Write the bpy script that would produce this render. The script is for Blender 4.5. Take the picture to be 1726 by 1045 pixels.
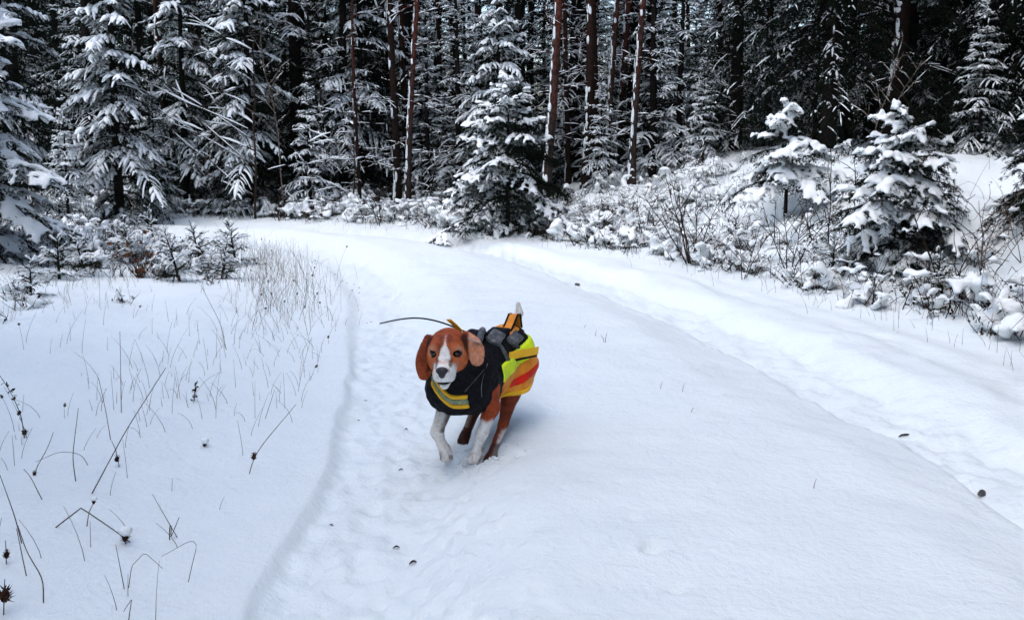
import bpy, math, random
import numpy as np
from mathutils import Vector, Matrix, Euler

for o in list(bpy.data.objects):
    bpy.data.objects.remove(o)
SC = bpy.context.scene
C = SC.collection
R = math.radians

# ---------------------------------------------------------------- camera
CAM_H, CAM_PITCH, F_PX = 1.2, R(7.0), 1500.0        # focal length in pixels of a 1726 px wide frame
cam_data = bpy.data.cameras.new('camera')
cam_data.sensor_width = 36.0
cam_data.lens = 36.0 * F_PX / 1726.0
cam_data.shift_y = -113.0 / 1726.0
cam_data.clip_start = 0.05
cam_data.clip_end = 2000.0
cam = bpy.data.objects.new('camera', cam_data)
cam.location = (0, 0, CAM_H)
cam.rotation_euler = (math.pi / 2 - CAM_PITCH, 0, 0)
C.objects.link(cam)
SC.camera = cam

# ---------------------------------------------------------------- sky, sun, exposure (overcast winter day)
SUN_EL, SUN_AZ = R(66.0), R(226.0)                  # azimuth clockwise from +Y; a high veiled sun behind the viewer's left shoulder
world = bpy.data.worlds.new('World')
SC.world = world
world.use_nodes = True
wn = world.node_tree
bg = wn.nodes['Background']
sky = wn.nodes.new('ShaderNodeTexSky')
sky.sky_type = 'NISHITA'
sky.sun_disc = False
sky.sun_elevation = SUN_EL
sky.sun_rotation = SUN_AZ
sky.altitude = 100
sky.air_density = 1.0
sky.dust_density = 2.0
sky.ozone_density = 0.4
wn.links.new(sky.outputs[0], bg.inputs[0])
bg.inputs[1].default_value = 0.15
sun_data = bpy.data.lights.new('sun', 'SUN')
sun_data.energy = 0.5
sun_data.angle = R(100)
sun_data.color = (1.0, 0.97, 0.93)
sun = bpy.data.objects.new('sun', sun_data)
sun_dir = Vector((math.sin(SUN_AZ) * math.cos(SUN_EL), math.cos(SUN_AZ) * math.cos(SUN_EL), math.sin(SUN_EL)))
sun.rotation_euler = sun_dir.to_track_quat('Z', 'Y').to_euler()
sun.location = sun_dir * 50
C.objects.link(sun)
SC.view_settings.view_transform = 'Standard'
SC.view_settings.look = 'None'
SC.view_settings.gamma = 1.0
SC.view_settings.use_curve_mapping = False
SC.view_settings.exposure = 1.26
SC.cycles.max_bounces = 2
SC.cycles.diffuse_bounces = 1
SC.cycles.glossy_bounces = 1
SC.cycles.use_denoising = True
SC.cycles.use_adaptive_sampling = True
SC.cycles.adaptive_threshold = 0.05

# ---------------------------------------------------------------- materials
def mat(name, col, rough=0.6, spec=0.3, noise=None, bump=None, vcol=None, extra=None):
    m = bpy.data.materials.new(name)
    m.use_nodes = True
    nt = m.node_tree
    b = nt.nodes['Principled BSDF']
    b.inputs['Base Color'].default_value = (*col, 1)
    b.inputs['Roughness'].default_value = rough
    b.inputs['Specular IOR Level'].default_value = spec
    tc = nt.nodes.new('ShaderNodeTexCoord')
    src = None
    if vcol:
        at_ = nt.nodes.new('ShaderNodeAttribute')
        at_.attribute_name = vcol
        src = at_.outputs['Color']
    if noise:                                        # (scale, colour 2, low, high)
        n = nt.nodes.new('ShaderNodeTexNoise')
        n.inputs['Scale'].default_value = noise[0]
        n.inputs['Detail'].default_value = 5
        n.inputs['Roughness'].default_value = 0.65
        nt.links.new(tc.outputs['Object'], n.inputs['Vector'])
        mr = nt.nodes.new('ShaderNodeMapRange')
        mr.inputs[1].default_value = noise[2]
        mr.inputs[2].default_value = noise[3]
        nt.links.new(n.outputs['Fac'], mr.inputs[0])
        mx = nt.nodes.new('ShaderNodeMix')
        mx.data_type = 'RGBA'
        mx.blend_type = 'MULTIPLY' if vcol else 'MIX'
        nt.links.new(mr.outputs[0], mx.inputs['Factor'])
        if src is not None:
            nt.links.new(src, mx.inputs['A'])
        else:
            mx.inputs['A'].default_value = (*col, 1)
        mx.inputs['B'].default_value = (*noise[1], 1)
        src = mx.outputs['Result']
    if src is not None:
        nt.links.new(src, b.inputs['Base Color'])
    if bump:                                         # list of (scale, strength, distance)
        prev = None
        for sc_, st, di in bump:
            n = nt.nodes.new('ShaderNodeTexNoise')
            n.inputs['Scale'].default_value = sc_
            n.inputs['Detail'].default_value = 4
            nt.links.new(tc.outputs['Object'], n.inputs['Vector'])
            bp = nt.nodes.new('ShaderNodeBump')
            bp.inputs['Strength'].default_value = st
            bp.inputs['Distance'].default_value = di
            nt.links.new(n.outputs['Fac'], bp.inputs['Height'])
            if prev:
                nt.links.new(prev.outputs[0], bp.inputs['Normal'])
            prev = bp
        nt.links.new(prev.outputs[0], b.inputs['Normal'])
    return m

def pine_mat(name, low, high, z0, z1):
    m = mat(name, low, 0.9, 0.08, bump=[(25, 0.9, 0.02), (90, 0.6, 0.006)])
    nt = m.node_tree
    b = nt.nodes['Principled BSDF']
    tc = nt.nodes.new('ShaderNodeTexCoord')
    sp = nt.nodes.new('ShaderNodeSeparateXYZ')
    nt.links.new(tc.outputs['Object'], sp.inputs[0])
    n = nt.nodes.new('ShaderNodeTexNoise')
    n.inputs['Scale'].default_value = 7; n.inputs['Detail'].default_value = 6; n.inputs['Roughness'].default_value = 0.7
    mp = nt.nodes.new('ShaderNodeMapping')
    mp.inputs['Scale'].default_value = (1.6, 1.6, 0.55)
    nt.links.new(tc.outputs['Object'], mp.inputs[0]); nt.links.new(mp.outputs[0], n.inputs['Vector'])
    ma = nt.nodes.new('ShaderNodeMath'); ma.operation = 'MULTIPLY_ADD'
    ma.inputs[1].default_value = 5.0; 
    nt.links.new(n.outputs['Fac'], ma.inputs[0]); nt.links.new(sp.outputs['Z'], ma.inputs[2])
    mr = nt.nodes.new('ShaderNodeMapRange')
    mr.inputs[1].default_value = z0 + 2.5; mr.inputs[2].default_value = z1 + 2.5
    nt.links.new(ma.outputs[0], mr.inputs[0])
    mx = nt.nodes.new('ShaderNodeMix'); mx.data_type = 'RGBA'
    mx.inputs['A'].default_value = (*low, 1); mx.inputs['B'].default_value = (*high, 1)
    nt.links.new(mr.outputs[0], mx.inputs['Factor'])
    n2 = nt.nodes.new('ShaderNodeTexNoise')
    n2.inputs['Scale'].default_value = 26; n2.inputs['Detail'].default_value = 4
    nt.links.new(mp.outputs[0], n2.inputs['Vector'])
    m2 = nt.nodes.new('ShaderNodeMapRange')
    m2.inputs[1].default_value = 0.42; m2.inputs[2].default_value = 0.6; m2.inputs[3].default_value = 0.25; m2.inputs[4].default_value = 1.0
    nt.links.new(n2.outputs['Fac'], m2.inputs[0])
    m3 = nt.nodes.new('ShaderNodeMix'); m3.data_type = 'RGBA'
    m3.inputs['A'].default_value = (0.016, 0.010, 0.008, 1)
    nt.links.new(m2.outputs[0], m3.inputs['Factor']); nt.links.new(mx.outputs['Result'], m3.inputs['B'])
    nt.links.new(m3.outputs['Result'], b.inputs['Base Color'])
    return m

M = {
    'snow_ground': mat('snow_ground', (0.83, 0.89, 0.895), 0.55, 0.25, noise=(3.0, (0.79, 0.855, 0.865), 0.35, 0.7),
                       bump=[(9, 0.4, 0.03), (48, 0.5, 0.010), (190, 0.6, 0.004)]),
    'snow': mat('snow', (0.87, 0.91, 0.91), 0.6, 0.2, bump=[(45, 0.4, 0.01), (180, 0.4, 0.003)]),
    'needles': mat('needles', (0.0045, 0.009, 0.006), 0.8, 0.06, noise=(14, (0.014, 0.018, 0.009), 0.45, 0.7)),
    'needles_young': mat('needles_young', (0.010, 0.020, 0.011), 0.8, 0.08, noise=(14, (0.03, 0.035, 0.014), 0.45, 0.7)),
    'spruce_bark': mat('spruce_bark', (0.022, 0.016, 0.013), 0.9, 0.1, noise=(30, (0.014, 0.011, 0.010), 0.4, 0.6), bump=[(60, 0.8, 0.01)]),
    'pine_bark': pine_mat('pine_bark', (0.050, 0.038, 0.033), (0.17, 0.040, 0.022), 0.8, 3.8),
    'dark_pine_bark': pine_mat('dark_pine_bark', (0.020, 0.013, 0.010), (0.085, 0.026, 0.016), 1.5, 5.0),
    'twig': mat('twig', (0.030, 0.020, 0.016), 0.85, 0.1, noise=(20, (0.055, 0.040, 0.032), 0.45, 0.65)),
    'birch_twig': mat('birch_twig', (0.20, 0.165, 0.14), 0.8, 0.1, noise=(25, (0.07, 0.05, 0.04), 0.45, 0.6)),
    'dry_grass': mat('dry_grass', (0.060, 0.044, 0.030), 0.8, 0.15, noise=(12, (0.11, 0.085, 0.055), 0.45, 0.65)),
    'pale_grass': mat('pale_grass', (0.24, 0.20, 0.155), 0.8, 0.15, noise=(12, (0.12, 0.10, 0.08), 0.45, 0.65)),
    'seed_head': mat('seed_head', (0.060, 0.026, 0.015), 0.9, 0.1, noise=(120, (0.015, 0.008, 0.006), 0.4, 0.6)),
    'brown_leaf': mat('brown_leaf', (0.17, 0.065, 0.030), 0.75, 0.15, noise=(40, (0.06, 0.025, 0.014), 0.4, 0.6)),
    'stone': mat('stone', (0.05, 0.05, 0.052), 0.8, 0.3, noise=(35, (0.13, 0.125, 0.12), 0.45, 0.6), bump=[(50, 0.6, 0.01)]),
}

# ---------------------------------------------------------------- helpers
def tag(o, label=None, cat=None, group=None, kind=None):
    if label: o['label'] = label
    if cat: o['category'] = cat
    if group: o['group'] = group
    if kind: o['kind'] = kind
    return o

def empty(name, loc=(0, 0, 0), rz=0.0, scale=1.0):
    o = bpy.data.objects.new(name, None)
    o.empty_display_size = 0.1
    o.location = loc
    o.rotation_euler = (0, 0, rz)
    o.scale = (scale,) * 3 if not hasattr(scale, '__len__') else scale
    C.objects.link(o)
    return o

def np_mesh(name, verts, faces, smooth=True, mats=None, fmat=None):
    """verts (n,3); faces: an (m,k) array or a list of such arrays with k = 3 or 4."""
    me = bpy.data.meshes.new(name)
    verts = np.asarray(verts, dtype=np.float32).reshape(-1, 3)
    fl = [np.asarray(f, dtype=np.int32) for f in (faces if isinstance(faces, list) else [faces]) if len(f)]
    me.vertices.add(len(verts))
    me.vertices.foreach_set('co', verts.ravel())
    tot = np.concatenate([np.full(len(f), f.shape[1], np.int32) for f in fl])
    idx = np.concatenate([f.ravel() for f in fl])
    me.loops.add(len(idx))
    me.loops.foreach_set('vertex_index', idx)
    me.polygons.add(len(tot))
    st = np.zeros(len(tot), np.int32)
    st[1:] = np.cumsum(tot)[:-1]
    me.polygons.foreach_set('loop_start', st)
    me.polygons.foreach_set('loop_total', tot)
    me.polygons.foreach_set('use_smooth', np.full(len(tot), smooth))
    if fmat is not None:
        me.polygons.foreach_set('material_index', np.asarray(fmat, np.int32))
    for m in (mats or []):
        me.materials.append(m)
    me.update(calc_edges=True)
    return me

def obj(name, me, parent=None, m=None, loc=None):
    o = bpy.data.objects.new(name, me)
    C.objects.link(o)
    if m is not None:
        me.materials.clear()
        me.materials.append(m)
    if parent is not None:
        o.parent = parent
    if loc is not None:
        o.location = loc
    return o

def hash01(ix, iy, iz, seed):
    n = (ix * 374761393 + iy * 668265263 + iz * 1274126177 + seed * 974711) & 0x7fffffff
    n = ((n ^ (n >> 13)) * 1274126177) & 0x7fffffff
    n = (n ^ (n >> 16)) & 0xffffff
    return n / float(0xffffff)

def vnoise(x, y, z=0.0, seed=0):
    """lattice value noise in -1..1"""
    x, y, z = np.broadcast_arrays(np.asarray(x, float), np.asarray(y, float), np.asarray(z, float))
    ix, iy, iz = np.floor(x).astype(np.int64), np.floor(y).astype(np.int64), np.floor(z).astype(np.int64)
    fx, fy, fz = x - ix, y - iy, z - iz
    fx, fy, fz = [t * t * (3 - 2 * t) for t in (fx, fy, fz)]
    r = 0
    for dx in (0, 1):
        for dy in (0, 1):
            for dz in (0, 1):
                w = (fx if dx else 1 - fx) * (fy if dy else 1 - fy) * (fz if dz else 1 - fz)
                r = r + w * hash01(ix + dx, iy + dy, iz + dz, seed)
    return r * 2 - 1

def sstep(a, b, x):
    t = np.clip((x - a) / (b - a), 0, 1)
    return t * t * (3 - 2 * t)

def tubes(curves, radii, sides=5, cap=True):
    """round tubes along polylines: curves list of (k,3), radii list of (k,) -> verts, [quads, tris]"""
    V, Q, T = [], [], []
    base = 0
    ang = np.arange(sides) * 2 * np.pi / sides
    for P, r in zip(curves, radii):
        P = np.asarray(P, float)
        k = len(P)
        r = np.broadcast_to(np.asarray(r, float), (k,))
        t = np.gradient(P, axis=0)
        t /= np.linalg.norm(t, axis=1, keepdims=True) + 1e-9
        ref = np.array([0.0, 0, 1]) if abs(t[:, 2]).mean() < 0.8 else np.array([0.0, 1, 0])
        u = np.cross(t, ref)
        u /= np.linalg.norm(u, axis=1, keepdims=True) + 1e-9
        w = np.cross(u, t)
        ring = P[:, None, :] + r[:, None, None] * (np.cos(ang)[None, :, None] * u[:, None, :] + np.sin(ang)[None, :, None] * w[:, None, :])
        V.append(ring.reshape(-1, 3))
        i = np.arange(k - 1)[:, None] * sides
        j = np.arange(sides)[None, :]
        a, b = base + i + j, base + i + (j + 1) % sides
        Q.append(np.stack([a, b, b + sides, a + sides], -1).reshape(-1, 4))
        n = k * sides
        if cap:
            V.append(P[[0, -1]])
            jj = np.arange(sides)
            T.append(np.stack([np.full(sides, base + n), base + (jj + 1) % sides, base + jj], -1))
            e = base + (k - 1) * sides
            T.append(np.stack([np.full(sides, base + n + 1), e + jj, e + (jj + 1) % sides], -1))
            n += 2
        base += n
    return np.concatenate(V), [np.concatenate(Q)] + ([np.concatenate(T)] if T else [])

def join_arrays(parts):
    """[(verts, [faces...]), ...] -> verts, [quads, tris]"""
    V, out, base = [], {3: [], 4: []}, 0
    for v, fl in parts:
        if len(v) == 0: continue
        V.append(v)
        for f in fl:
            if len(f): out[f.shape[1]].append(f + base)
        base += len(v)
    return np.concatenate(V), [np.concatenate(out[k]) for k in (4, 3) if out[k]]
# ---------------------------------------------------------------- terrain: forest road in snow
LINE_L = np.array([(-0.66, -40), (-0.65, 0), (-0.65, 2.4), (-0.68, 3.14), (-0.74, 3.87), (-0.87, 4.72), (-1.2, 6.49), (-1.65, 7.9), (-2.4, 9.3), (-3.7, 10.5), (-6.0, 11.6), (-10, 12.6), (-40, 16)])
LINE_R = np.array([(1.6, -40), (1.6, 0), (1.6, 2.6), (1.57, 3.27), (1.43, 3.87), (1.25, 4.72), (0.94, 5.84), (0.43, 7.3), (-0.15, 8.7), (-0.95, 9.8), (-2.4, 10.9), (-5.4, 12.1), (-10, 13.2), (-40, 16.6)])
LINE_V = np.array([(3.4, -40), (3.3, 0), (3.1, 3.0), (2.78, 4.72), (2.46, 5.65), (2.07, 7.0), (1.33, 8.4), (0.2, 9.95), (-0.87, 10.75), (-2.3, 11.7), (-3.8, 12.35), (-6.2, 13.1), (-10, 14.2), (-40, 17.5)])

def sdist(x, y, line):
    """signed distance to a polyline, positive on its right hand side (looking along it)"""
    best = np.full(x.shape, 1e9)
    sg = np.ones(x.shape)
    for (ax, ay), (bx, by) in zip(line[:-1], line[1:]):
        dx, dy = bx - ax, by - ay
        t = np.clip(((x - ax) * dx + (y - ay) * dy) / (dx * dx + dy * dy), 0, 1)
        px, py = x - ax - t * dx, y - ay - t * dy
        d = np.hypot(px, py)
        s = np.sign(px * dy - py * dx)
        m = d < best
        best = np.where(m, d, best)
        sg = np.where(m, s, sg)
    return best * sg

FOOTPRINTS = []          # (x, y, radius, depth), filled below from the road plan
for x_, y_, r_, d_ in ((0.375, 2.27, 0.028, 0.030), (0.36, 2.47, 0.024, 0.012), (0.355, 2.75, 0.026, 0.008), (0.41, 2.08, 0.026, 0.02)):   # old filled-in prints right of the dog
    FOOTPRINTS.append((x_, y_, r_, d_))
_r = random.Random(5)
for k in range(90):      # trampled line in the left wheel track
    yy = 1.9 + k * 0.075
    xx = np.interp(yy, LINE_L[:, 1][:10], LINE_L[:, 0][:10]) + 0.30 + _r.uniform(-0.14, 0.16)
    FOOTPRINTS.append((float(xx), yy, _r.uniform(0.02, 0.045), _r.uniform(0.006, 0.020)))
for k in range(40):      # scuffed snow where the dog will run
    yy = 1.9 + k * 0.028
    FOOTPRINTS.append((-0.13 + _r.gauss(0, 0.06), yy, _r.uniform(0.015, 0.04), _r.uniform(0.004, 0.011)))

for k in range(70):      # loose lumps and dents along the dog's line
    yy = 1.75 + _r.random() * 1.5
    FOOTPRINTS.append((-0.12 + _r.gauss(0, 0.09), yy, _r.uniform(0.012, 0.030), _r.uniform(-0.014, 0.022)))
for fx, fy in ((-0.14, 3.08), (-0.23, 3.03), (-0.07, 3.10), (-0.18, 3.27)):
    FOOTPRINTS.append((fx, fy, 0.045, 0.016))

def terrain(x, y):
    x, y = np.asarray(x, float), np.asarray(y, float)
    sL, sR, sV = sdist(x, y, LINE_L), sdist(x, y, LINE_R), sdist(x, y, LINE_V)
    wob = 0.025 * vnoise(x * 1.7, y * 1.7, 0, 3) + 0.012 * vnoise(x * 6, y * 6, 0, 4)
    l, r, v = sL + wob, sR + wob + 0.03 * vnoise(x * 3.5, y * 3.5, 0, 17) + 0.016 * vnoise(x * 14, y * 14, 0, 18), sV + 0.25 * vnoise(x * 0.9, y * 0.9, 0, 9)
    big = vnoise(x * 0.55, y * 0.55, 0, 1)
    mid = vnoise(x * 1.9, y * 1.9, 0, 2)
    z = 0.012 * mid * sstep(0.5, 0.8, l) * sstep(0.1, -0.3, r) + 0.0 * x
    # hump between the wheel tracks
    hump = sstep(0.36, 0.75, l) * sstep(0.02, -0.5, r)
    z = z + 0.085 * hump + 0.02 * hump * big
    # soft wind ripples over the hump
    z = z + 0.009 * hump * vnoise(x * 1.2 + 0.4 * big, y * 5.5 + mid, 0, 21) + 0.0045 * hump * vnoise(x * 4, y * 9, 0, 23)
    # wheel tracks: packed and rough
    tl = sstep(-0.02, 0.05, l) * sstep(0.50, 0.36, l)
    tr = sstep(-0.04, 0.04, r) * sstep(0.52, 0.38, r)
    rough = 0.008 * vnoise(x * 13, y * 11, 0, 5) + 0.007 * vnoise(x * 27, y * 24, 0, 6)
    z = z + tl * (-0.024 + 1.4 * rough) + tr * (-0.058 + 1.9 * rough)
    # lip of pressed snow at the outer side of the left track and a crease at its foot
    z = z + 0.017 * sstep(0.012, -0.012, l + 0.012 * vnoise(x * 16, y * 9, 0, 15)) * sstep(-0.45, -0.05, l) - 0.015 * (0.7 + 0.6 * mid) * np.exp(-((l - 0.008) / 0.010) ** 2)
    # shoulder right of the right track with a second faint track
    sh = sstep(0.45, 0.6, r) * sstep(-0.1, -0.5, v)
    z = z + sh * (0.03 + 0.024 * mid + 0.016 * vnoise(x * 7, y * 7, 0, 7) - 0.03 * np.exp(-((r - 0.95) / 0.12) ** 2))
    # left verge
    ve = sstep(0.02, -1.1, l)
    d = np.clip(-l, 0, 30)
    z = z + ve * (0.055 + 0.035 * big + 0.028 * mid + 0.012 * vnoise(x * 5, y * 5, 0, 8) + 0.020 * np.minimum(d, 6)
                  + 0.06 * sstep(0.6, 2.5, d) * vnoise(x * 1.1, y * 1.1, 0, 12) + 0.022 * sstep(0.4, 1.2, d) * vnoise(x * 3.3, y * 3.3, 0, 13))
    # right bank, growing towards the right, hummocky
    db = np.clip(v, 0, 40)
    height = 0.10 + 0.74 * sstep(0.0, 3.8, x)
    bank = sstep(-0.15, 0.25, v)
    z = z + bank * (0.03 + height * sstep(0.05, 3.0, db) + 0.10 * sstep(0.2, 1.0, db) * mid
                    + 0.07 * sstep(0.2, 0.8, db) * vnoise(x * 3.1, y * 3.1, 0, 10)
                    + 0.03 * sstep(0.1, 0.5, db) * vnoise(x * 7.5, y * 7.5, 0, 11) + 0.012 * np.minimum(db, 20))
    for fx, fy, fr, fd in FOOTPRINTS:
        m = (np.abs(x - fx) < 3 * fr) & (np.abs(y - fy) < 3 * fr)
        if m.any():
            q = ((x - fx) ** 2 + (y - fy) ** 2) / fr ** 2
            z = np.where(m, z - fd * np.exp(-q * q) + 0.25 * fd * np.exp(-(np.sqrt(q) - 1.6) ** 2 * 4), z)
    return z

def tz(x, y):
    return float(terrain(np.array([x]), np.array([y]))[0])

def at(u, v, dz=0.0):
    """where the sight line through a photo pixel first meets the snow"""
    du, dv = (u - 863) / F_PX, (v - 409) / F_PX
    d = np.array([du, math.cos(CAM_PITCH) - dv * math.sin(CAM_PITCH), -math.sin(CAM_PITCH) - dv * math.cos(CAM_PITCH)])
    t = np.linspace(1.5, 24, 500)
    for _ in range(2):
        p = t[:, None] * d[None]
        zz = CAM_H + p[:, 2] - terrain(p[:, 0], p[:, 1])
        k = max(1, int(np.argmax(zz < 0))) if (zz < 0).any() else len(t) - 1
        x, y = p[k, 0], p[k, 1]
        t = np.linspace(t[k - 1], t[k], 60)
    return Vector((x, y, tz(x, y) + dz))

def col_at(u, y):
    """the point of the terrain at depth y in the photo column u"""
    x = (u - 863) / F_PX * y / 0.9925
    return Vector((x, y, tz(x, y)))

def spaced(a, b, step, grow, far):
    c = list(np.arange(a, b, step))
    s = step
    while c[-1] < far:
        s *= grow
        c.append(c[-1] + s)
    return c
gx = [q + 0.35 for q in spaced(0, 2.2, 0.030, 1.06, 400)]
gxn = [-0.9 - q for q in spaced(0, 1.6, 0.030, 1.06, 400)][:0:-1]
gx = np.array(gxn + list(np.arange(-0.9, 0.345, 0.015)) + gx)
gy = np.array([-400, -200, -100, -50, -20, -8, -3, -1, 0, 0.6, 1.0] + spaced(1.3, 4.6, 0.019, 1.034, 400))
GX, GY = np.meshgrid(gx, gy)
GZ = terrain(GX, GY)
nx, ny = len(gx), len(gy)
ii = (np.arange(ny - 1)[:, None] * nx + np.arange(nx - 1)[None, :]).ravel()
ground_me = np_mesh('snowy_ground', np.stack([GX, GY, GZ], -1).reshape(-1, 3), np.stack([ii, ii + 1, ii + nx + 1, ii + nx], -1), True, [M['snow_ground']])
tag(obj('snowy_ground', ground_me), kind='structure')
# ---------------------------------------------------------------- conifers
def bez(p0, p1, p2, t):
    t = np.asarray(t)[..., None]
    return (1 - t) ** 2 * p0 + 2 * t * (1 - t) * p1 + t * t * p2

def bezt(p0, p1, p2, t):
    t = np.asarray(t)[..., None]
    d = 2 * (1 - t) * (p1 - p0) + 2 * t * (p2 - p1)
    return d / (np.linalg.norm(d, axis=-1, keepdims=True) + 1e-9)

def needle_arrays(P0, P1, P2, gap, length, width, rng):
    ln = np.linalg.norm(P2 - P0, axis=1)
    n = np.maximum(3, np.ceil(ln / gap)).astype(int)
    k = np.repeat(np.arange(len(P0)), n)
    t = rng.random(len(k)) ** 0.9
    p, d = bez(P0[k], P1[k], P2[k], t), bezt(P0[k], P1[k], P2[k], t)
    q = rng.normal(size=p.shape)
    q -= (q * d).sum(1, keepdims=True) * d
    q /= np.linalg.norm(q, axis=1, keepdims=True) + 1e-9
    q = 0.62 * d + 0.80 * q
    s = np.cross(q, d)
    s /= np.linalg.norm(s, axis=1, keepdims=True) + 1e-9
    L = (length * (0.65 + 0.6 * rng.random(len(k))))[:, None]
    V = np.stack([p - s * width * 0.5, p + s * width * 0.5, p + q * L], 1).reshape(-1, 3)
    return V, [np.arange(len(V)).reshape(-1, 3)]

def snow_arrays(P0, P1, P2, rad, rng, K=5, S=6, end=(0.72, 0.98)):
    n = len(P0)
    te = rng.uniform(end[0], end[1], n)
    ts = rng.uniform(0.0, 0.22, n)
    t = ts[:, None] + np.linspace(0.0, 1.0, K)[None, :] * (te - ts)[:, None]
    prof = np.interp(np.linspace(0, 1, K), [0, 0.2, 0.75, 1.0], [0.55, 1.0, 0.95, 0.4])[None, :] * (0.72 + 0.56 * rng.random((n, K)))
    r = rad[:, None] * prof
    c = bez(P0[:, None], P1[:, None], P2[:, None], t)
    d = bezt(P0[:, None], P1[:, None], P2[:, None], t)
    u = np.cross(d, np.array([0.0, 0, 1]))
    u /= np.linalg.norm(u, axis=-1, keepdims=True) + 1e-9
    c = c + np.array([0, 0, 1.0]) * (r * 0.35)[..., None]
    a = np.arange(S) * 2 * np.pi / S + 0.3
    ca, sa = np.cos(a), np.sin(a)
    sa = np.where(sa > 0, sa * 0.95, sa * 0.35)
    V = c[:, :, None, :] + (r[..., None] * ca)[..., None] * 1.1 * u[:, :, None, :] + (r[..., None] * sa)[..., None] * np.array([0, 0, 1.0])
    V = np.concatenate([V.reshape(n, K * S, 3), c[:, :1] - d[:, :1] * r[:, :1, None] * 0.5, c[:, -1:] + d[:, -1:] * r[:, -1:, None] * 0.8], 1)
    nv = K * S + 2
    i = np.arange(K - 1)[:, None] * S
    j = np.arange(S)[None, :]
    q = np.stack([i + j, i + (j + 1) % S, i + S + (j + 1) % S, i + S + j], -1).reshape(-1, 4)
    jj = np.arange(S)
    tr = np.concatenate([np.stack([np.full(S, K * S), (jj + 1) % S, jj], -1), np.stack([np.full(S, K * S + 1), (K - 1) * S + jj, (K - 1) * S + (jj + 1) % S], -1)])
    b = (np.arange(n) * nv)[:, None, None]
    return V.reshape(-1, 3), [(q[None] + b).reshape(-1, 4), (tr[None] + b).reshape(-1, 3)]

def remeshed(name, v, f, voxel, smooth=3):
    me = np_mesh(name + '_raw', v, f)
    o = bpy.data.objects.new(name + '_raw', me)
    C.objects.link(o)
    md = o.modifiers.new('remesh', 'REMESH')
    md.mode = 'VOXEL'
    md.voxel_size = voxel
    md.use_smooth_shade = True
    sm = o.modifiers.new('smooth', 'SMOOTH')
    sm.factor = 0.5
    sm.iterations = smooth
    dg = bpy.context.evaluated_depsgraph_get()
    out = bpy.data.meshes.new_from_object(o.evaluated_get(dg))
    bpy.data.objects.remove(o)
    bpy.data.meshes.remove(me)
    out.name = name
    return out

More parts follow.
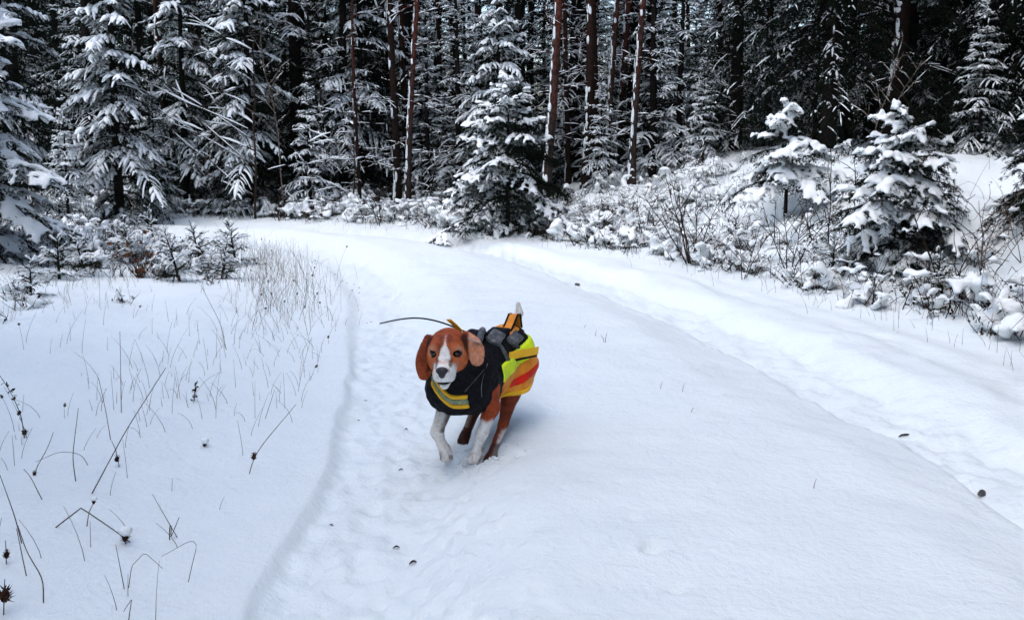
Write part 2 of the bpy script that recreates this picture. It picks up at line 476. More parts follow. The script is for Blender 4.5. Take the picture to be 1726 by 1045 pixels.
def spruce_meshes(seed, H, Rm, zb=0.1, whorl=0.22, per=5, e=(0.05, 0.7), droop=(0.75, 0.45), up=(0.28, 0.1), twig_gap=0.07, tert=True,
                  needle=(0.009, 0.019, 0.004), snow_r=0.028, snow_p=0.85, snow_dir=None, voxel=None, trunk_r=None, needles='needles',
                  power=0.8, branch_snow=1.25, twig_len=0.36, td=(0.15, 0.5), snow_end=(0.72, 0.98), twig_p=0.88):
    rng = np.random.default_rng(seed)
    T = []                                            # p0, p1, p2, snow radius, with needles
    wood, wood_r = [], []
    tr0 = trunk_r or (0.012 * H + 0.008)
    bendx, bendy = rng.normal(0, 0.012 * H, 2)
    zs = np.linspace(-0.25, H, 12)
    tp = np.stack([bendx * (zs / H) ** 2, bendy * (zs / H) ** 2, zs], 1)
    wood.append(tp); wood_r.append(np.maximum(tr0 * (1 - zs / H) ** 0.8, 0.004))
    def add(p0, p1, p2, rs, nd):
        T.append((*p0, *p1, *p2, rs, nd))
    def side_twigs(P, tang, s_arr, L, gate, horiz, depth):
        for s in s_arr:
            k = min(int(s * (len(P) - 1)), len(P) - 2)
            f = s * (len(P) - 1) - k
            p = P[k] * (1 - f) + P[k + 1] * f
            d = P[k + 1] - P[k]
            d = d / (np.linalg.norm(d) + 1e-9)
            hz = np.array([d[1], -d[0], 0.0])
            hz /= np.linalg.norm(hz) + 1e-9
            for sg in (-1, 1):
                if rng.random() < 0.10: continue
                a = R(rng.uniform(38, 62))
                dv = d * math.cos(a) + hz * sg * math.sin(a)
                l = min(0.62 * L * (1 - s) ** 0.85 + 0.045, twig_len) * rng.uniform(0.7, 1.15)
                tdr = rng.uniform(*td)
                p1 = p + dv * l * 0.5 + np.array([0, 0, 0.03 * l]) + rng.normal(0, 0.07 * l, 3)
                p2 = p + dv * l - np.array([0, 0, tdr * l])
                rs = snow_r * (0.65 + 0.7 * rng.random()) if (gate and rng.random() < twig_p) else 0.0
                add(p, p1, p2, rs * min(1.0, 0.5 + l / 0.25), 1)
                if tert and l > 0.13:
                    for t in np.arange(0.3, 0.95, 0.052 / l):
                        q = bez(p, p1, p2, t)
                        dd = bezt(p, p1, p2, t)
                        h2 = np.array([dd[1], -dd[0], 0.0])
                        h2 /= np.linalg.norm(h2) + 1e-9
                        for s2 in (-1, 1):
                            if rng.random() < 0.2: continue
                            a2 = R(rng.uniform(40, 60))
                            d2 = dd * math.cos(a2) + h2 * s2 * math.sin(a2)
                            l2 = (0.42 * l * (1 - t) + 0.035) * rng.uniform(0.7, 1.2)
                            q2 = q + d2 * l2 - np.array([0, 0, l2 * rng.uniform(0.1, 0.5)])
                            rr = rs * 0.75 * (rng.random() < (0.8 if voxel else 0.25))
                            add(q, (q + q2) / 2 + np.array([0, 0, 0.02 * l2]), q2, rr, 1)
    z = zb
    az0 = rng.uniform(0, 6.28)
    while z < H - 0.03:
        t = (z - zb) / (H - zb)
        n = per + int(rng.integers(-1, 2))
        az0 += 0.9
        for b in range(n):
            az = az0 + b * 2 * math.pi / n + rng.normal(0, 0.22)
            zz = z + rng.normal(0, whorl * 0.25)
            L = Rm * ((1 - t) ** power * 0.97 + 0.05) * rng.uniform(0.72, 1.12)
            e0 = e[0] + (e[1] - e[0]) * t + rng.normal(0, 0.08)
            dr = droop[0] + (droop[1] - droop[0]) * t + rng.normal(0, 0.10)
            u = up[0] + (up[1] - up[0]) * t + rng.normal(0, 0.04)
            p_sn = snow_p
            if snow_dir is not None:
                p_sn = snow_p * (0.28 + 0.72 * (0.5 + 0.5 * math.cos(az - snow_dir)))
            gate = rng.random() < p_sn
            s = np.linspace(0, 1, 9)
            aa = az + rng.normal(0, 0.12) * s
            x0, y0 = bendx * (zz / H) ** 2, bendy * (zz / H) ** 2
            P = np.stack([x0 + np.cos(aa) * L * s, y0 + np.sin(aa) * L * s, zz + L * (e0 * s - dr * s ** 2 + u * s ** 3)], 1)
            wood.append(P[:7]); wood_r.append(np.linspace(0.004 + 0.009 * L, 0.003, 7))
            for k in range(0, 8, 2):
                rs = snow_r * branch_snow * (0.7 + 0.6 * rng.random()) * (1.0 if gate else 0.0)
                add(P[k], P[k + 1], P[k + 2], rs, 1 if k >= 2 else 0)
            if L > 0.07:
                side_twigs(P, None, np.arange(0.14, 0.98, twig_gap / L), L, gate, az, 1)
        z += whorl * (1 - 0.45 * t) * rng.uniform(0.85, 1.15)
    top = np.array([bendx, bendy, H])
    add(top - [0, 0, 0.12], top - [0, 0, 0.05], top + [0.005, 0, 0.05], snow_r * 0.5, 1)
    A = np.array(T)
    P0, P1, P2, rs, nd = A[:, 0:3], A[:, 3:6], A[:, 6:9], A[:, 9], A[:, 10] > 0
    v, f = needle_arrays(P0[nd], P1[nd], P2[nd], *needle, rng)
    crown = np_mesh('crown', v, f, False, [M[needles]])
    d = P2 - P0
    flat = np.hypot(d[:, 0], d[:, 1]) / (np.linalg.norm(d, axis=1) + 1e-9)
    rs = rs * np.clip((flat - 0.2) * 1.6, 0, 1)
    m = rs > 0.003
    v, f = snow_arrays(P0[m], P1[m], P2[m], rs[m], rng, K=4 if voxel is None else 6, S=5 if voxel is None else 8, end=snow_end)
    if voxel:
        snow = remeshed('snow', v, f, voxel)
        snow.materials.clear(); snow.materials.append(M['snow'])
    else:
        snow = np_mesh('snow', v, f, True, [M['snow']])
    v, f = tubes(wood, wood_r, 6)
    trunk = np_mesh('trunk', v, f, True, [M['spruce_bark']])
    return dict(trunk=trunk, crown=crown, snow=snow)

def pine_meshes(seed, H=9.0, r0=0.085, bark='pine_bark', lean=(0.0, 0.0), snow_side=math.pi * 1.17, snow=1.0, dead=16):
    rng = np.random.default_rng(seed)
    zs = np.linspace(-0.3, H, 30)
    cx = lean[0] * zs + 0.03 * np.sin(zs * 0.9 + rng.uniform(0, 6))
    cy = lean[1] * zs + 0.03 * np.sin(zs * 0.8 + rng.uniform(0, 6))
    tr = r0 * (1 - 0.72 * np.clip(zs / H, 0, 1)) + r0 * 0.35 * np.exp(-np.clip(zs, 0, 9) / 0.15)
    def ctr(z): return np.array([np.interp(z, zs, cx), np.interp(z, zs, cy), z])
    v, f = tubes([np.stack([cx, cy, zs], 1)], [tr], 12)
    # rough bark outline
    nz = vnoise(v[:, 0] * 22, v[:, 1] * 22, v[:, 2] * 9, seed)
    ax = np.stack([np.interp(v[:, 2], zs, cx), np.interp(v[:, 2], zs, cy), v[:, 2]], 1)
    v = ax + (v - ax) * (1 + 0.10 * nz)[:, None]
    parts = [(v, f)]
    sn, tw = [], []
    wood, wr = [], []
    # dead branches with a line of snow, then a living crown high up
    for k in range(dead):
        z = rng.uniform(0.5, H * 0.55)
        az = rng.uniform(0, 6.28)
        L = rng.uniform(0.2, 0.75)
        s = np.linspace(0, 1, 7)
        e0, dr = rng.uniform(-0.25, 0.35), rng.uniform(-0.1, 0.45)
        P = ctr(z) + np.stack([np.cos(az + 0.3 * s * rng.normal()) * L * s, np.sin(az + 0.3 * s * rng.normal()) * L * s, L * (e0 * s - dr * s * s)], 1)
        wood.append(P); wr.append(np.linspace(0.011, 0.003, 7))
        for a in (0, 2, 4):
            sn.append((*P[a], *P[a + 1], *P[a + 2], rng.uniform(0.006, 0.012)))
        for j in range(int(L * 5)):
            a = rng.integers(2, 6)
            d = rng.normal(size=3) * [1, 1, 0.5]
            d = d / np.linalg.norm(d) * rng.uniform(0.1, 0.35)
            Q = np.stack([P[a], P[a] + d * 0.5 + [0, 0, 0.01], P[a] + d])
            wood.append(Q); wr.append(np.array([0.004, 0.003, 0.002]))
            sn.append((*Q[0], *Q[1], *Q[2], rng.uniform(0.004, 0.009)))
    for k in range(26):
        z = rng.uniform(H * 0.58, H)
        az = rng.uniform(0, 6.28)
        L = rng.uniform(0.5, 1.3) * (1.25 - 0.7 * (z - H * 0.58) / (H * 0.42))
        s = np.linspace(0, 1, 7)
        P = ctr(z) + np.stack([np.cos(az) * L * s, np.sin(az) * L * s, L * (0.45 * s - 0.25 * s * s)], 1)
        wood.append(P); wr.append(np.linspace(0.018, 0.004, 7))
        for j in range(16):
            a = rng.integers(2, 7)
            d = rng.normal(size=3) * [1, 1, 0.45]
            d = d / np.linalg.norm(d) * rng.uniform(0.12, 0.4)
            tw.append((*P[a], *(P[a] + d * 0.5), *(P[a] + d)))
            sn.append((*P[a], *(P[a] + d * 0.5), *(P[a] + d), rng.uniform(0.015, 0.035)))
    parts.append(tubes(wood, wr, 4))
    v, f = join_arrays(parts)
    trunk = np_mesh('trunk', v, f, True, [M[bark]])
    A = np.array(tw)
    v, f = needle_arrays(A[:, 0:3], A[:, 3:6], A[:, 6:9], 0.004, 0.055, 0.006, rng)
    crown = np_mesh('crown', v, f, False, [M['needles']])
    # snow blown against one side of the trunk: uneven flat pats
    seg, rings = 8, 6
    th = np.linspace(0.05, np.pi - 0.05, rings)[:, None]; ph = np.arange(seg)[None] * 2 * np.pi / seg
    U = np.stack([np.sin(th) * np.cos(ph), np.sin(th) * np.sin(ph), np.cos(th) + 0 * ph], -1).reshape(-1, 3)
    i_ = np.arange(rings - 1)[:, None] * seg; j_ = np.arange(seg)[None]
    Q = np.stack([i_ + j_, i_ + seg + j_, i_ + seg + (j_ + 1) % seg, i_ + (j_ + 1) % seg], -1).reshape(-1, 4)
    pats = []
    z = 0.1
    while z < 5.0:
        if rng.random() < snow * (0.95 if z < 1.7 else 0.55):
            for rep_ in range(rng.integers(1, 3)):
                az = snow_side + rng.normal(0, 0.40)
                rr = float(np.interp(z, zs, tr))
                n_ = np.array([math.cos(az), math.sin(az), 0]); t_ = np.array([-n_[1], n_[0], 0])
                B = np.stack([n_ * rr * rng.uniform(0.10, 0.22), t_ * rr * rng.uniform(0.12, 0.45), np.array([0, 0, 1.0]) * rng.uniform(0.02, 0.10)])
                V = U @ B
                V = V * (1 + 0.4 * vnoise(U[:, 0] * 1.5 + z * 7, U[:, 1] * 1.5, U[:, 2] * 1.5, seed))[:, None] + ctr(z) + n_ * rr * 0.96
                pats.append((V, [Q]))
        z += rng.uniform(0.03, 0.13)
    A = np.array(sn)
    v, f = snow_arrays(A[:, 0:3], A[:, 3:6], A[:, 6:9], A[:, 9], rng, K=4, S=5, end=(0.85, 1.0))
    v, f = join_arrays([(v, f)] + pats)
    sm = np_mesh('snow', v, f, True, [M['snow']])
    return dict(trunk=trunk, crown=crown, snow=sm)

def bare_meshes(seed, H=2.5, n=26, L=(0.3, 1.0), e=(0.1, 0.9), snow=0.012, r0=0.014, bark='twig', sub=5, zb=0.1, stems=1, az=None, droop=(0.0, 0.3), thick=0.006):
    """leafless sapling or shrub; every twig carries a line of snow"""
    rng = np.random.default_rng(seed)
    wood, wr, sn = [], [], []
    for st in range(stems):
        a = rng.uniform(0, 6.28)
        tilt = rng.uniform(0.02, 0.12) if stems == 1 else rng.uniform(0.15, 0.75)
        h = H * rng.uniform(0.7, 1.0) if stems > 1 else H
        s = np.linspace(0, 1, 9)
        P = np.stack([np.cos(a) * tilt * h * s ** 1.2, np.sin(a) * tilt * h * s ** 1.2, -0.12 + (h + 0.12) * s * (1 - 0.15 * tilt * s)], 1)
        P[1:, :2] += np.cumsum(rng.normal(0, 0.012 * h, (8, 2)), 0)
        wood.append(P); wr.append(np.linspace(r0, max(0.25 * r0, 0.0022), 9))
        if tilt > 0.3:
            for k in range(0, 8, 2):
                sn.append((*P[k], *P[k + 1], *P[k + 2], snow * 0.7))
        for k in range(n // stems):
            q = rng.uniform(zb, 0.97)
            i = min(int(q * 8), 7)
            p = P[i] + (P[i + 1] - P[i]) * (q * 8 - i)
            b = (rng.uniform(0, 6.28) if az is None else rng.normal(*az))
            l = rng.uniform(*L) * (1.1 - 0.7 * q)
            e0, dr = rng.uniform(*e), rng.uniform(*droop)
            s5 = np.linspace(0, 1, 5)
            B = p + np.stack([np.cos(b) * l * s5, np.sin(b) * l * s5, l * (e0 * s5 - dr * s5 ** 2)], 1)
            B[1:] += rng.normal(0, 0.02 * l, (4, 3))
            wood.append(B); wr.append(np.linspace(thick, 0.0022, 5))
            for a_ in (0, 2):
                sn.append((*B[a_], *B[a_ + 1], *B[a_ + 2], snow * rng.uniform(0.7, 1.3)))
            for j in range(sub):
                i2 = rng.integers(1, 5)
                d = rng.normal(size=3) * [1, 1, 0.7] + [math.cos(b), math.sin(b), 0.3]
                d = d / np.linalg.norm(d) * l * rng.uniform(0.2, 0.5)
                Q = np.stack([B[i2], B[i2] + d * 0.5 + rng.normal(0, 0.01, 3), B[i2] + d])
                wood.append(Q); wr.append(np.array([0.0032, 0.0026, 0.0018]))
                sn.append((*Q[0], *Q[1], *Q[2], snow * rng.uniform(0.4, 0.9)))
    v, f = tubes(wood, wr, 4)
    A = np.array(sn)
    d = A[:, 6:9] - A[:, 0:3]
    flat = np.hypot(d[:, 0], d[:, 1]) / (np.linalg.norm(d, axis=1) + 1e-9)
    rad = A[:, 9] * np.clip((flat - 0.25) * 1.5, 0, 1)
    m = (rad > 0.002) & (rng.random(len(rad)) < 0.8)
    out = dict(trunk=np_mesh('stem', v, f, True, [M[bark]]))
    if m.any():
        v, f = snow_arrays(A[m, 0:3], A[m, 3:6], A[m, 6:9], rad[m], rng, K=4, S=5, end=(0.8, 1.0))
        out['snow'] = np_mesh('snow', v, f, True, [M['snow']])
    return out

def plant(name, meshes, loc, rz, scale, label, cat, group=None, rename=None):
    root = empty(name, loc, rz, scale)
    tag(root, label, cat, group)
    for part, me in meshes.items():
        o = bpy.data.objects.new((rename or {}).get(part, part), me)
        C.objects.link(o)
        o.parent = root
        if part in ('crown', 'snow'):
            o['kind'] = 'stuff'
    return root

# ---- prototypes
SP = {}
W = math.pi                                            # the wind side: snow lies on the left
SP['fir_a'] = spruce_meshes(11, 4.8, 0.95, zb=0.12, whorl=0.25, per=7, snow_r=0.027, snow_p=0.84, snow_dir=W + 0.4, needle=(0.0065, 0.030, 0.007), tert=False, twig_gap=0.05, droop=(1.0, 0.5), td=(0.25, 0.8), branch_snow=1.5, snow_end=(0.5, 0.95))
SP['fir_b'] = spruce_meshes(12, 5.6, 1.1, zb=0.2, whorl=0.30, per=7, snow_r=0.029, snow_p=0.80, snow_dir=W + 0.5, needle=(0.0065, 0.030, 0.007), tert=False, twig_gap=0.05, droop=(1.1, 0.5), td=(0.25, 0.9), branch_snow=1.5, snow_end=(0.5, 0.95))
SP['tall_a'] = spruce_meshes(13, 8.5, 1.15, zb=0.3, whorl=0.30, per=6, snow_r=0.015, snow_p=0.55, snow_dir=W + 0.3, needle=(0.011, 0.034, 0.009), tert=False, twig_gap=0.08, droop=(0.7, 0.45), td=(0.2, 0.8), snow_end=(0.4, 0.95))
SP['tall_b'] = spruce_meshes(14, 9.0, 2.1, zb=1.15, whorl=0.30, per=7, snow_r=0.0145, snow_p=0.75, twig_p=0.6, branch_snow=1.0, snow_dir=W, needle=(0.019, 0.041, 0.014), tert=True, twig_gap=0.10, droop=(0.85, 0.45), e=(-0.05, 0.7), up=(0.15, 0.1), twig_len=0.32, td=(0.3, 1.0), snow_end=(0.2, 0.7))
SP['thin_a'] = spruce_meshes(15, 4.4, 0.70, zb=0.2, whorl=0.22, per=5, snow_r=0.013, snow_p=0.75, needle=(0.012, 0.028, 0.007), tert=False, twig_gap=0.06, droop=(0.6, 0.3), up=(0.2, 0.1), snow_end=(0.4, 0.95))
SP['thin_b'] = spruce_meshes(16, 2.6, 0.66, zb=0.1, whorl=0.17, per=5, snow_r=0.016, snow_p=0.8, needle=(0.0085, 0.026, 0.006), tert=False, twig_gap=0.055, droop=(0.8, 0.3), td=(0.2, 0.7), snow_end=(0.5, 0.95))
SP['hero_c'] = spruce_meshes(21, 1.80, 1.15, zb=0.08, whorl=0.165, per=6, snow_r=0.0215, snow_p=1.05, branch_snow=1.4, snow_dir=W + 0.2, needle=(0.0065, 0.028, 0.0062), voxel=0.0135, droop=(0.85, 0.35), e=(0.12, 0.8), twig_len=0.30, td=(0.2, 0.65), snow_end=(0.55, 0.95))
SP['hero_r'] = spruce_meshes(31, 1.12, 0.76, zb=0.06, whorl=0.120, per=7, snow_r=0.0255, snow_p=0.80, branch_snow=1.3, snow_dir=W + 0.3, needle=(0.0046, 0.025, 0.0052), voxel=0.0118, droop=(0.90, 0.35), e=(0.08, 0.8), twig_len=0.24, td=(0.2, 0.7), snow_end=(0.55, 0.92))
SP['umbrella'] = spruce_meshes(32, 1.10, 0.66, zb=0.32, whorl=0.14, per=7, snow_r=0.0275, snow_p=0.86, branch_snow=1.3, snow_dir=W + 0.4, needle=(0.0052, 0.024, 0.0050), voxel=0.0120, droop=(0.9, 0.35), e=(0.25, 0.8), twig_len=0.26, td=(0.2, 0.7), snow_end=(0.55, 0.92))
SP['bough'] = spruce_meshes(33, 3.2, 1.25, zb=0.15, whorl=0.24, per=6, snow_r=0.027, snow_p=0.92, td=(0.2, 0.7), snow_end=(0.55, 0.95), needle=(0.009, 0.024, 0.0062), voxel=0.025, droop=(0.95, 0.4), e=(0.10, 0.7), twig_len=0.34)
SP['seedling_a'] = spruce_meshes(41, 0.46, 0.19, zb=0.05, whorl=0.075, per=4, snow_r=0.011, snow_p=0.55, needle=(0.0028, 0.016, 0.0032), twig_gap=0.045, tert=False, droop=(0.5, 0.1), e=(0.4, 1.0), needles='needles_young')
SP['seedling_b'] = spruce_meshes(42, 0.34, 0.17, zb=0.04, whorl=0.07, per=4, snow_r=0.012, snow_p=0.5, needle=(0.0028, 0.016, 0.0032), twig_gap=0.045, tert=False, droop=(0.5, 0.1), e=(0.3, 1.0), needles='needles_young')
PN = {
    'red': pine_meshes(51, 9.5, 0.068, 'pine_bark', (0.045, 0.0), snow=1.3, dead=16),
    'red_thin': pine_meshes(52, 9.0, 0.048, 'pine_bark', (0.05, 0.01), snow=1.3, dead=16),
    'dark': pine_meshes(53, 9.5, 0.085, 'dark_pine_bark', (0.02, 0.0), snow=0.6),
    'dark_thin': pine_meshes(54, 8.5, 0.055, 'dark_pine_bark', (-0.01, 0.0), snow=0.5, dead=34),
}
BR = {
    'sapling_a': bare_meshes(61, 3.4, 34, (0.35, 1.0), (0.1, 0.8), 0.013),
    'sapling_b': bare_meshes(62, 2.6, 30, (0.3, 0.9), (-0.1, 0.7), 0.013),
}

# ---- trees one can pick out, from left to right
def spruce(kind, u, y, rz, sc, label, group=None, name='spruce_tree', cat='spruce'):
    p = col_at(u, y)
    return plant(name, SP[kind], p, rz, sc, label, cat, group)

spruce('bough', -75, 7.6, 0.4, 1.0, 'spruce at the left edge with heavy snowy boughs sweeping down to the verge')
spruce('fir_b', 25, 11.6, 0.5, 0.95, 'dense snow laden spruce in the upper left corner of the picture')
spruce('fir_a', 205, 11.9, 0.2, 1.0, 'tall spruce with thick tiered snow pads, standing left of the bare leaning branches')
spruce('fir_b', 318, 13.6, -0.9, 0.85, 'snowy spruce behind the bare leaning branches on the left')
spruce('fir_a', 425, 13.0, -0.8, 1.0, 'snowy spruce between the leaning bare branches and the thin pale trunk')
spruce('fir_b', 612, 14.2, -0.3, 1.0, 'tall spruce with big snow laden boughs left of the first red pine trunks')
spruce('thin_b', 525, 12.9, 1.2, 0.75, 'small drooping snowy spruce at the far road edge left of the pines')
spruce('thin_b', 268, 12.6, 2.2, 0.72, 'small snowy spruce at the far left bend of the road')
spruce('thin_b', 118, 11.0, 4.0, 0.62, 'low snowy spruce beside the left verge, beyond the sweeping boughs')
spruce('hero_c', 856, 10.55, 0.0, 1.0, 'broad young spruce in the middle at the road edge, dark on its right side')
spruce('fir_a', 842, 13.2, 1.0, 0.86, 'taller spruce rising behind the young spruce in the middle')
spruce('thin_a', 775, 14.0, 0.0, 1.0, 'slim spruce between the dark pine and the tall middle spruce')
spruce('thin_b', 1012, 13.0, 1.6, 0.62, 'little snowy spruce at the foot of the two pines right of the middle')
spruce('thin_a', 1140, 13.6, 2.4, 1.0, 'slim sparsely snowed spruce just right of the last red pine')
spruce('thin_b', 1180, 12.6, 5.0, 0.60, 'small dark spruce at the top of the bank right of the last red pine')
spruce('tall_b', 1388, 12.0, 0.0, 1.0, 'huge dark spruce with bare lower trunk and long boughs reaching left')
spruce('umbrella', 1322, 8.9, 0.5, 1.0, 'young spruce on the bank whose lowest bough spreads like a snowy umbrella')
spruce('hero_r', 1522, 6.85, 0.2, 1.0, 'stout young spruce on the right bank under thick melted-looking snow')
spruce('hero_r', 1770, 6.6, 1.2, 0.85, 'young spruce cut by the right edge of the picture above the bank')
spruce('thin_b', 1640, 10.5, 3.0, 0.72, 'loosely snowed spruce behind the stout young spruce on the right')
spruce('tall_b', 1640, 13.2, 0.7, 1.0, 'dark tall spruce in the upper right with few snowy boughs')
spruce('tall_b', 1790, 10.6, -0.7, 0.9, 'dark spruce crowding the top right corner of the picture')

def pine(kind, u, y, rz, sc, label):
    return plant('pine_tree', PN[kind], col_at(u, y), rz, sc, label, 'pine', 'pine trunks along the forest edge')
pine('dark_thin', 288, 14.0, 0.0, 1.0, 'reddish slim pine trunk among the snowy spruces on the left')
pine('dark_thin', 668, 13.3, 0.15, 1.1, 'slim dark pine trunk, left one of the close pair left of the middle')
pine('red_thin', 690, 12.9, 0.0, 1.0, 'red barked pine trunk, right one of the close pair left of the middle')
pine('dark', 800, 16.0, -0.1, 0.9, 'dark straight pine trunk behind the young spruce in the middle')
pine('red', 920, 12.4, 0.0, 1.0, 'thick red pine trunk with snow plastered down its left side beside the young spruce')
pine('dark', 985, 13.4, 0.2, 0.9, 'dark pine trunk just right of the thick red snow plastered one')
pine('dark_thin', 998, 13.9, 0.0, 1.2, 'thin dark pine trunk touching the dark one right of the middle')
pine('red_thin', 1022, 14.0, 0.1, 1.1, 'dim red pine trunk deeper in the wood, left of the lone snowy red one')
pine('red', 1036, 14.6, 0.0, 1.0, 'farthest dim red pine trunk behind the pair right of the middle')
pine('red_thin', 1064, 12.9, 0.0, 1.12, 'slim red pine trunk with a snowy lower half, rightmost of the red ones')
pine('dark', 1490, 11.8, 0.0, 1.3, 'black pine trunk behind the pale forked twigs on the right')
pine('dark_thin', 1205, 15.0, 0.0, 1.0, 'thin dark trunk left of the huge dark spruce')
pine('dark_thin', 606, 12.6, 0.1, 0.55, 'very thin dark young pine at the far road edge')
pine('dark_thin', 745, 15.5, 0.3, 1.0, 'thin dark trunk between the red pair and the young spruce')

# ---- leafless saplings with snow lines
lean = bare_meshes(71, 2.7, 13, (1.1, 1.9), (0.35, 0.95), 0.020, r0=0.02, sub=3, zb=0.15, az=(math.pi, 0.35), droop=(-0.05, 0.12), thick=0.010)
plant('bare_sapling', lean, col_at(432, 12.4), 0.0, 1.0, 'leafless sapling whose long snowy branches lean up to the left', 'sapling')
lean2 = bare_meshes(72, 1.5, 12, (0.6, 1.2), (0.1, 0.8), 0.016, r0=0.014, sub=4, zb=0.1, az=(math.pi * 0.95, 0.8), droop=(0.1, 0.5))
plant('bare_sapling', lean2, col_at(600, 12.5), 0.0, 1.0, 'low arching leafless sapling at the far road edge left of the pines', 'sapling')
pale = bare_meshes(73, 3.3, 14, (0.2, 0.5), (0.6, 1.5), 0.006, r0=0.011, bark='birch_twig', sub=3, zb=0.35)
plant('bare_sapling', pale, col_at(482, 12.6), 0.0, 1.0, 'thin pale upright trunk in front of the snowy spruces on the left', 'sapling')
fork = bare_meshes(74, 1.25, 14, (0.25, 0.6), (0.8, 1.8), 0.007, r0=0.010, bark='birch_twig', sub=3, zb=0.35, stems=2)
plant('bare_sapling', fork, col_at(1452, 9.6), 0.6, 1.0, 'pale forked twigs against the dark wood on the right', 'sapling')
for u, y, k, rz, s, lab in [(560, 13.6, 'sapling_a', 0.5, 1.0, 'leafless sapling with snow lined twigs left of the low arching one'),
                            (640, 15.0, 'sapling_b', 1.5, 1.2, 'snow lined leafless sapling left of the red pine pair'),
                            (722, 13.2, 'sapling_b', 2.6, 0.8, 'small snow lined sapling right of the red pine pair'),
                            (955, 14.4, 'sapling_a', 3.9, 1.0, 'snow lined sapling between the thick red pine and the dark one'),
                            (1100, 15.0, 'sapling_a', 1.1, 1.0, 'snow lined sapling right of the slim snowy red pine'),
                            (1245, 13.2, 'sapling_b', 4.8, 1.1, 'sparse snow lined sapling under the huge dark spruce')]:
    plant('bare_sapling', BR[k], col_at(u, y), rz, s, lab, 'sapling', 'leafless saplings in the forest edge')

# ---- the wood behind: one mass
def joined(name, parts):
    bpy_objs = []
    v_all, fl, fm, mats = [], [], [], []
    base = 0
    me_out = None
    V, F3, F4, m3, m4 = [], [], [], [], []
    for k, me in enumerate(parts.values()):
        co = np.empty(len(me.vertices) * 3, np.float32); me.vertices.foreach_get('co', co)
        tot = np.empty(len(me.polygons), np.int32); me.polygons.foreach_get('loop_total', tot)
        st = np.empty(len(me.polygons), np.int32); me.polygons.foreach_get('loop_start', st)
        li = np.empty(len(me.loops), np.int32); me.loops.foreach_get('vertex_index', li)
        for n, F, mm in ((3, F3, m3), (4, F4, m4)):
            s = st[tot == n]
            if len(s):
                F.append(li[s[:, None] + np.arange(n)[None]] + base)
                mm.append(np.full(len(s), k))
        V.append(co.reshape(-1, 3)); base += len(me.vertices)
        mats.append(me.materials[0])
    fs = [np.concatenate(F) for F in (F3, F4) if F]
    ms = np.concatenate([np.concatenate(m) for m in (m3, m4) if m])
    return np_mesh(name, np.concatenate(V), fs, True, mats, ms)

rng = np.random.default_rng(7)
kinds = [('tall_a', SP['tall_a']), ('thin_a', SP['thin_a']), ('dark', PN['dark']), ('thin_b', SP['thin_b']), ('sap', BR['sapling_a']), ('dark_thin', PN['dark_thin'])]
wood_col = bpy.data.collections.new('forest_kinds')
for n, (nm, parts) in enumerate(kinds):
    wood_col.objects.link(bpy.data.objects.new('forest_kind_%d' % n, joined('forest_tree', parts)))
pts, idx, rot, scl = [], [], [], []
def add_pt(x, y, k, s):
    pts.append((x, y)); idx.append(k); rot.append(rng.uniform(-1.1, 1.1)); scl.append(s)
y = 14.2
while y < 31:
    half = (y + 2) * 0.66 + 1.0
    x = -half
    while x < half:
        k = int(rng.choice([0, 1, 2, 3, 4, 5], p=[0.34, 0.22, 0.05, 0.18, 0.13, 0.08]))
        xx, yy = x + rng.uniform(-0.4, 0.4), y + rng.uniform(-0.5, 0.5)
        v_ = float(sdist(np.array([xx]), np.array([yy]), LINE_V)[0])
        if v_ < -1.3 or True:
            if not (-1.0 < -v_ < 5.2 and xx < -6.0):
                add_pt(xx, yy, k, rng.uniform(0.8, 1.2))
        x += rng.uniform(0.6, 1.1) * (1 + (y - 15) * 0.03)
    y += 1.25 + (y - 15) * 0.05
# unseen trees added along both road sides out of frame, to darken the near corners
for side in (-1, 1):
    for yy in np.arange(-9, 14, 0.95):
        x0 = 3.4 if yy < 3.0 else 3.4 + (yy - 3.0) * 0.72
        for q in range(4):
            xx = side * (x0 + q * 1.3 + rng.uniform(-0.2, 0.4))
            if side < 0 and yy > 4.2: continue
            if yy > 0 and abs(xx) - 1.25 < 0.62 * yy: continue
            add_pt(xx, yy + rng.uniform(-0.4, 0.4), int(rng.choice([0, 0, 0, 2])), rng.uniform(0.9, 1.2))
pts = np.array(pts)
pts = np.concatenate([pts, terrain(pts[:, 0], pts[:, 1])[:, None] - 0.03], 1).tolist()
me = bpy.data.meshes.new('distant_forest')
me.from_pydata(pts, [], [])
for nm, ty, arr in (('kind_index', 'INT', idx), ('turn', 'FLOAT', rot), ('size', 'FLOAT', scl)):
    a = me.attributes.new(nm, ty, 'POINT')
    a.data.foreach_set('value', np.array(arr, np.int32 if ty == 'INT' else np.float32))
forest = obj('distant_forest', me)
tag(forest, 'dark snow dusted mass of conifers filling the background, with trees added out of view to shade the road', 'forest', kind='stuff')
ng = bpy.data.node_groups.new('forest_scatter', 'GeometryNodeTree')
ng.interface.new_socket('Geometry', in_out='INPUT', socket_type='NodeSocketGeometry')
ng.interface.new_socket('Geometry', in_out='OUTPUT', socket_type='NodeSocketGeometry')
N = ng.nodes
gi, go = N.new('NodeGroupInput'), N.new('NodeGroupOutput')
ci = N.new('GeometryNodeCollectionInfo')
ci.inputs['Collection'].default_value = wood_col
ci.inputs['Separate Children'].default_value = True
ci.inputs['Reset Children'].default_value = True
io = N.new('GeometryNodeInstanceOnPoints')
io.inputs['Pick Instance'].default_value = True
def attr(nm, ty):
    a = N.new('GeometryNodeInputNamedAttribute')
    a.data_type = ty
    a.inputs['Name'].default_value = nm
    return a.outputs['Attribute']
cx = N.new('ShaderNodeCombineXYZ')
ng.links.new(attr('turn', 'FLOAT'), cx.inputs['Z'])
ng.links.new(gi.outputs[0], io.inputs['Points'])
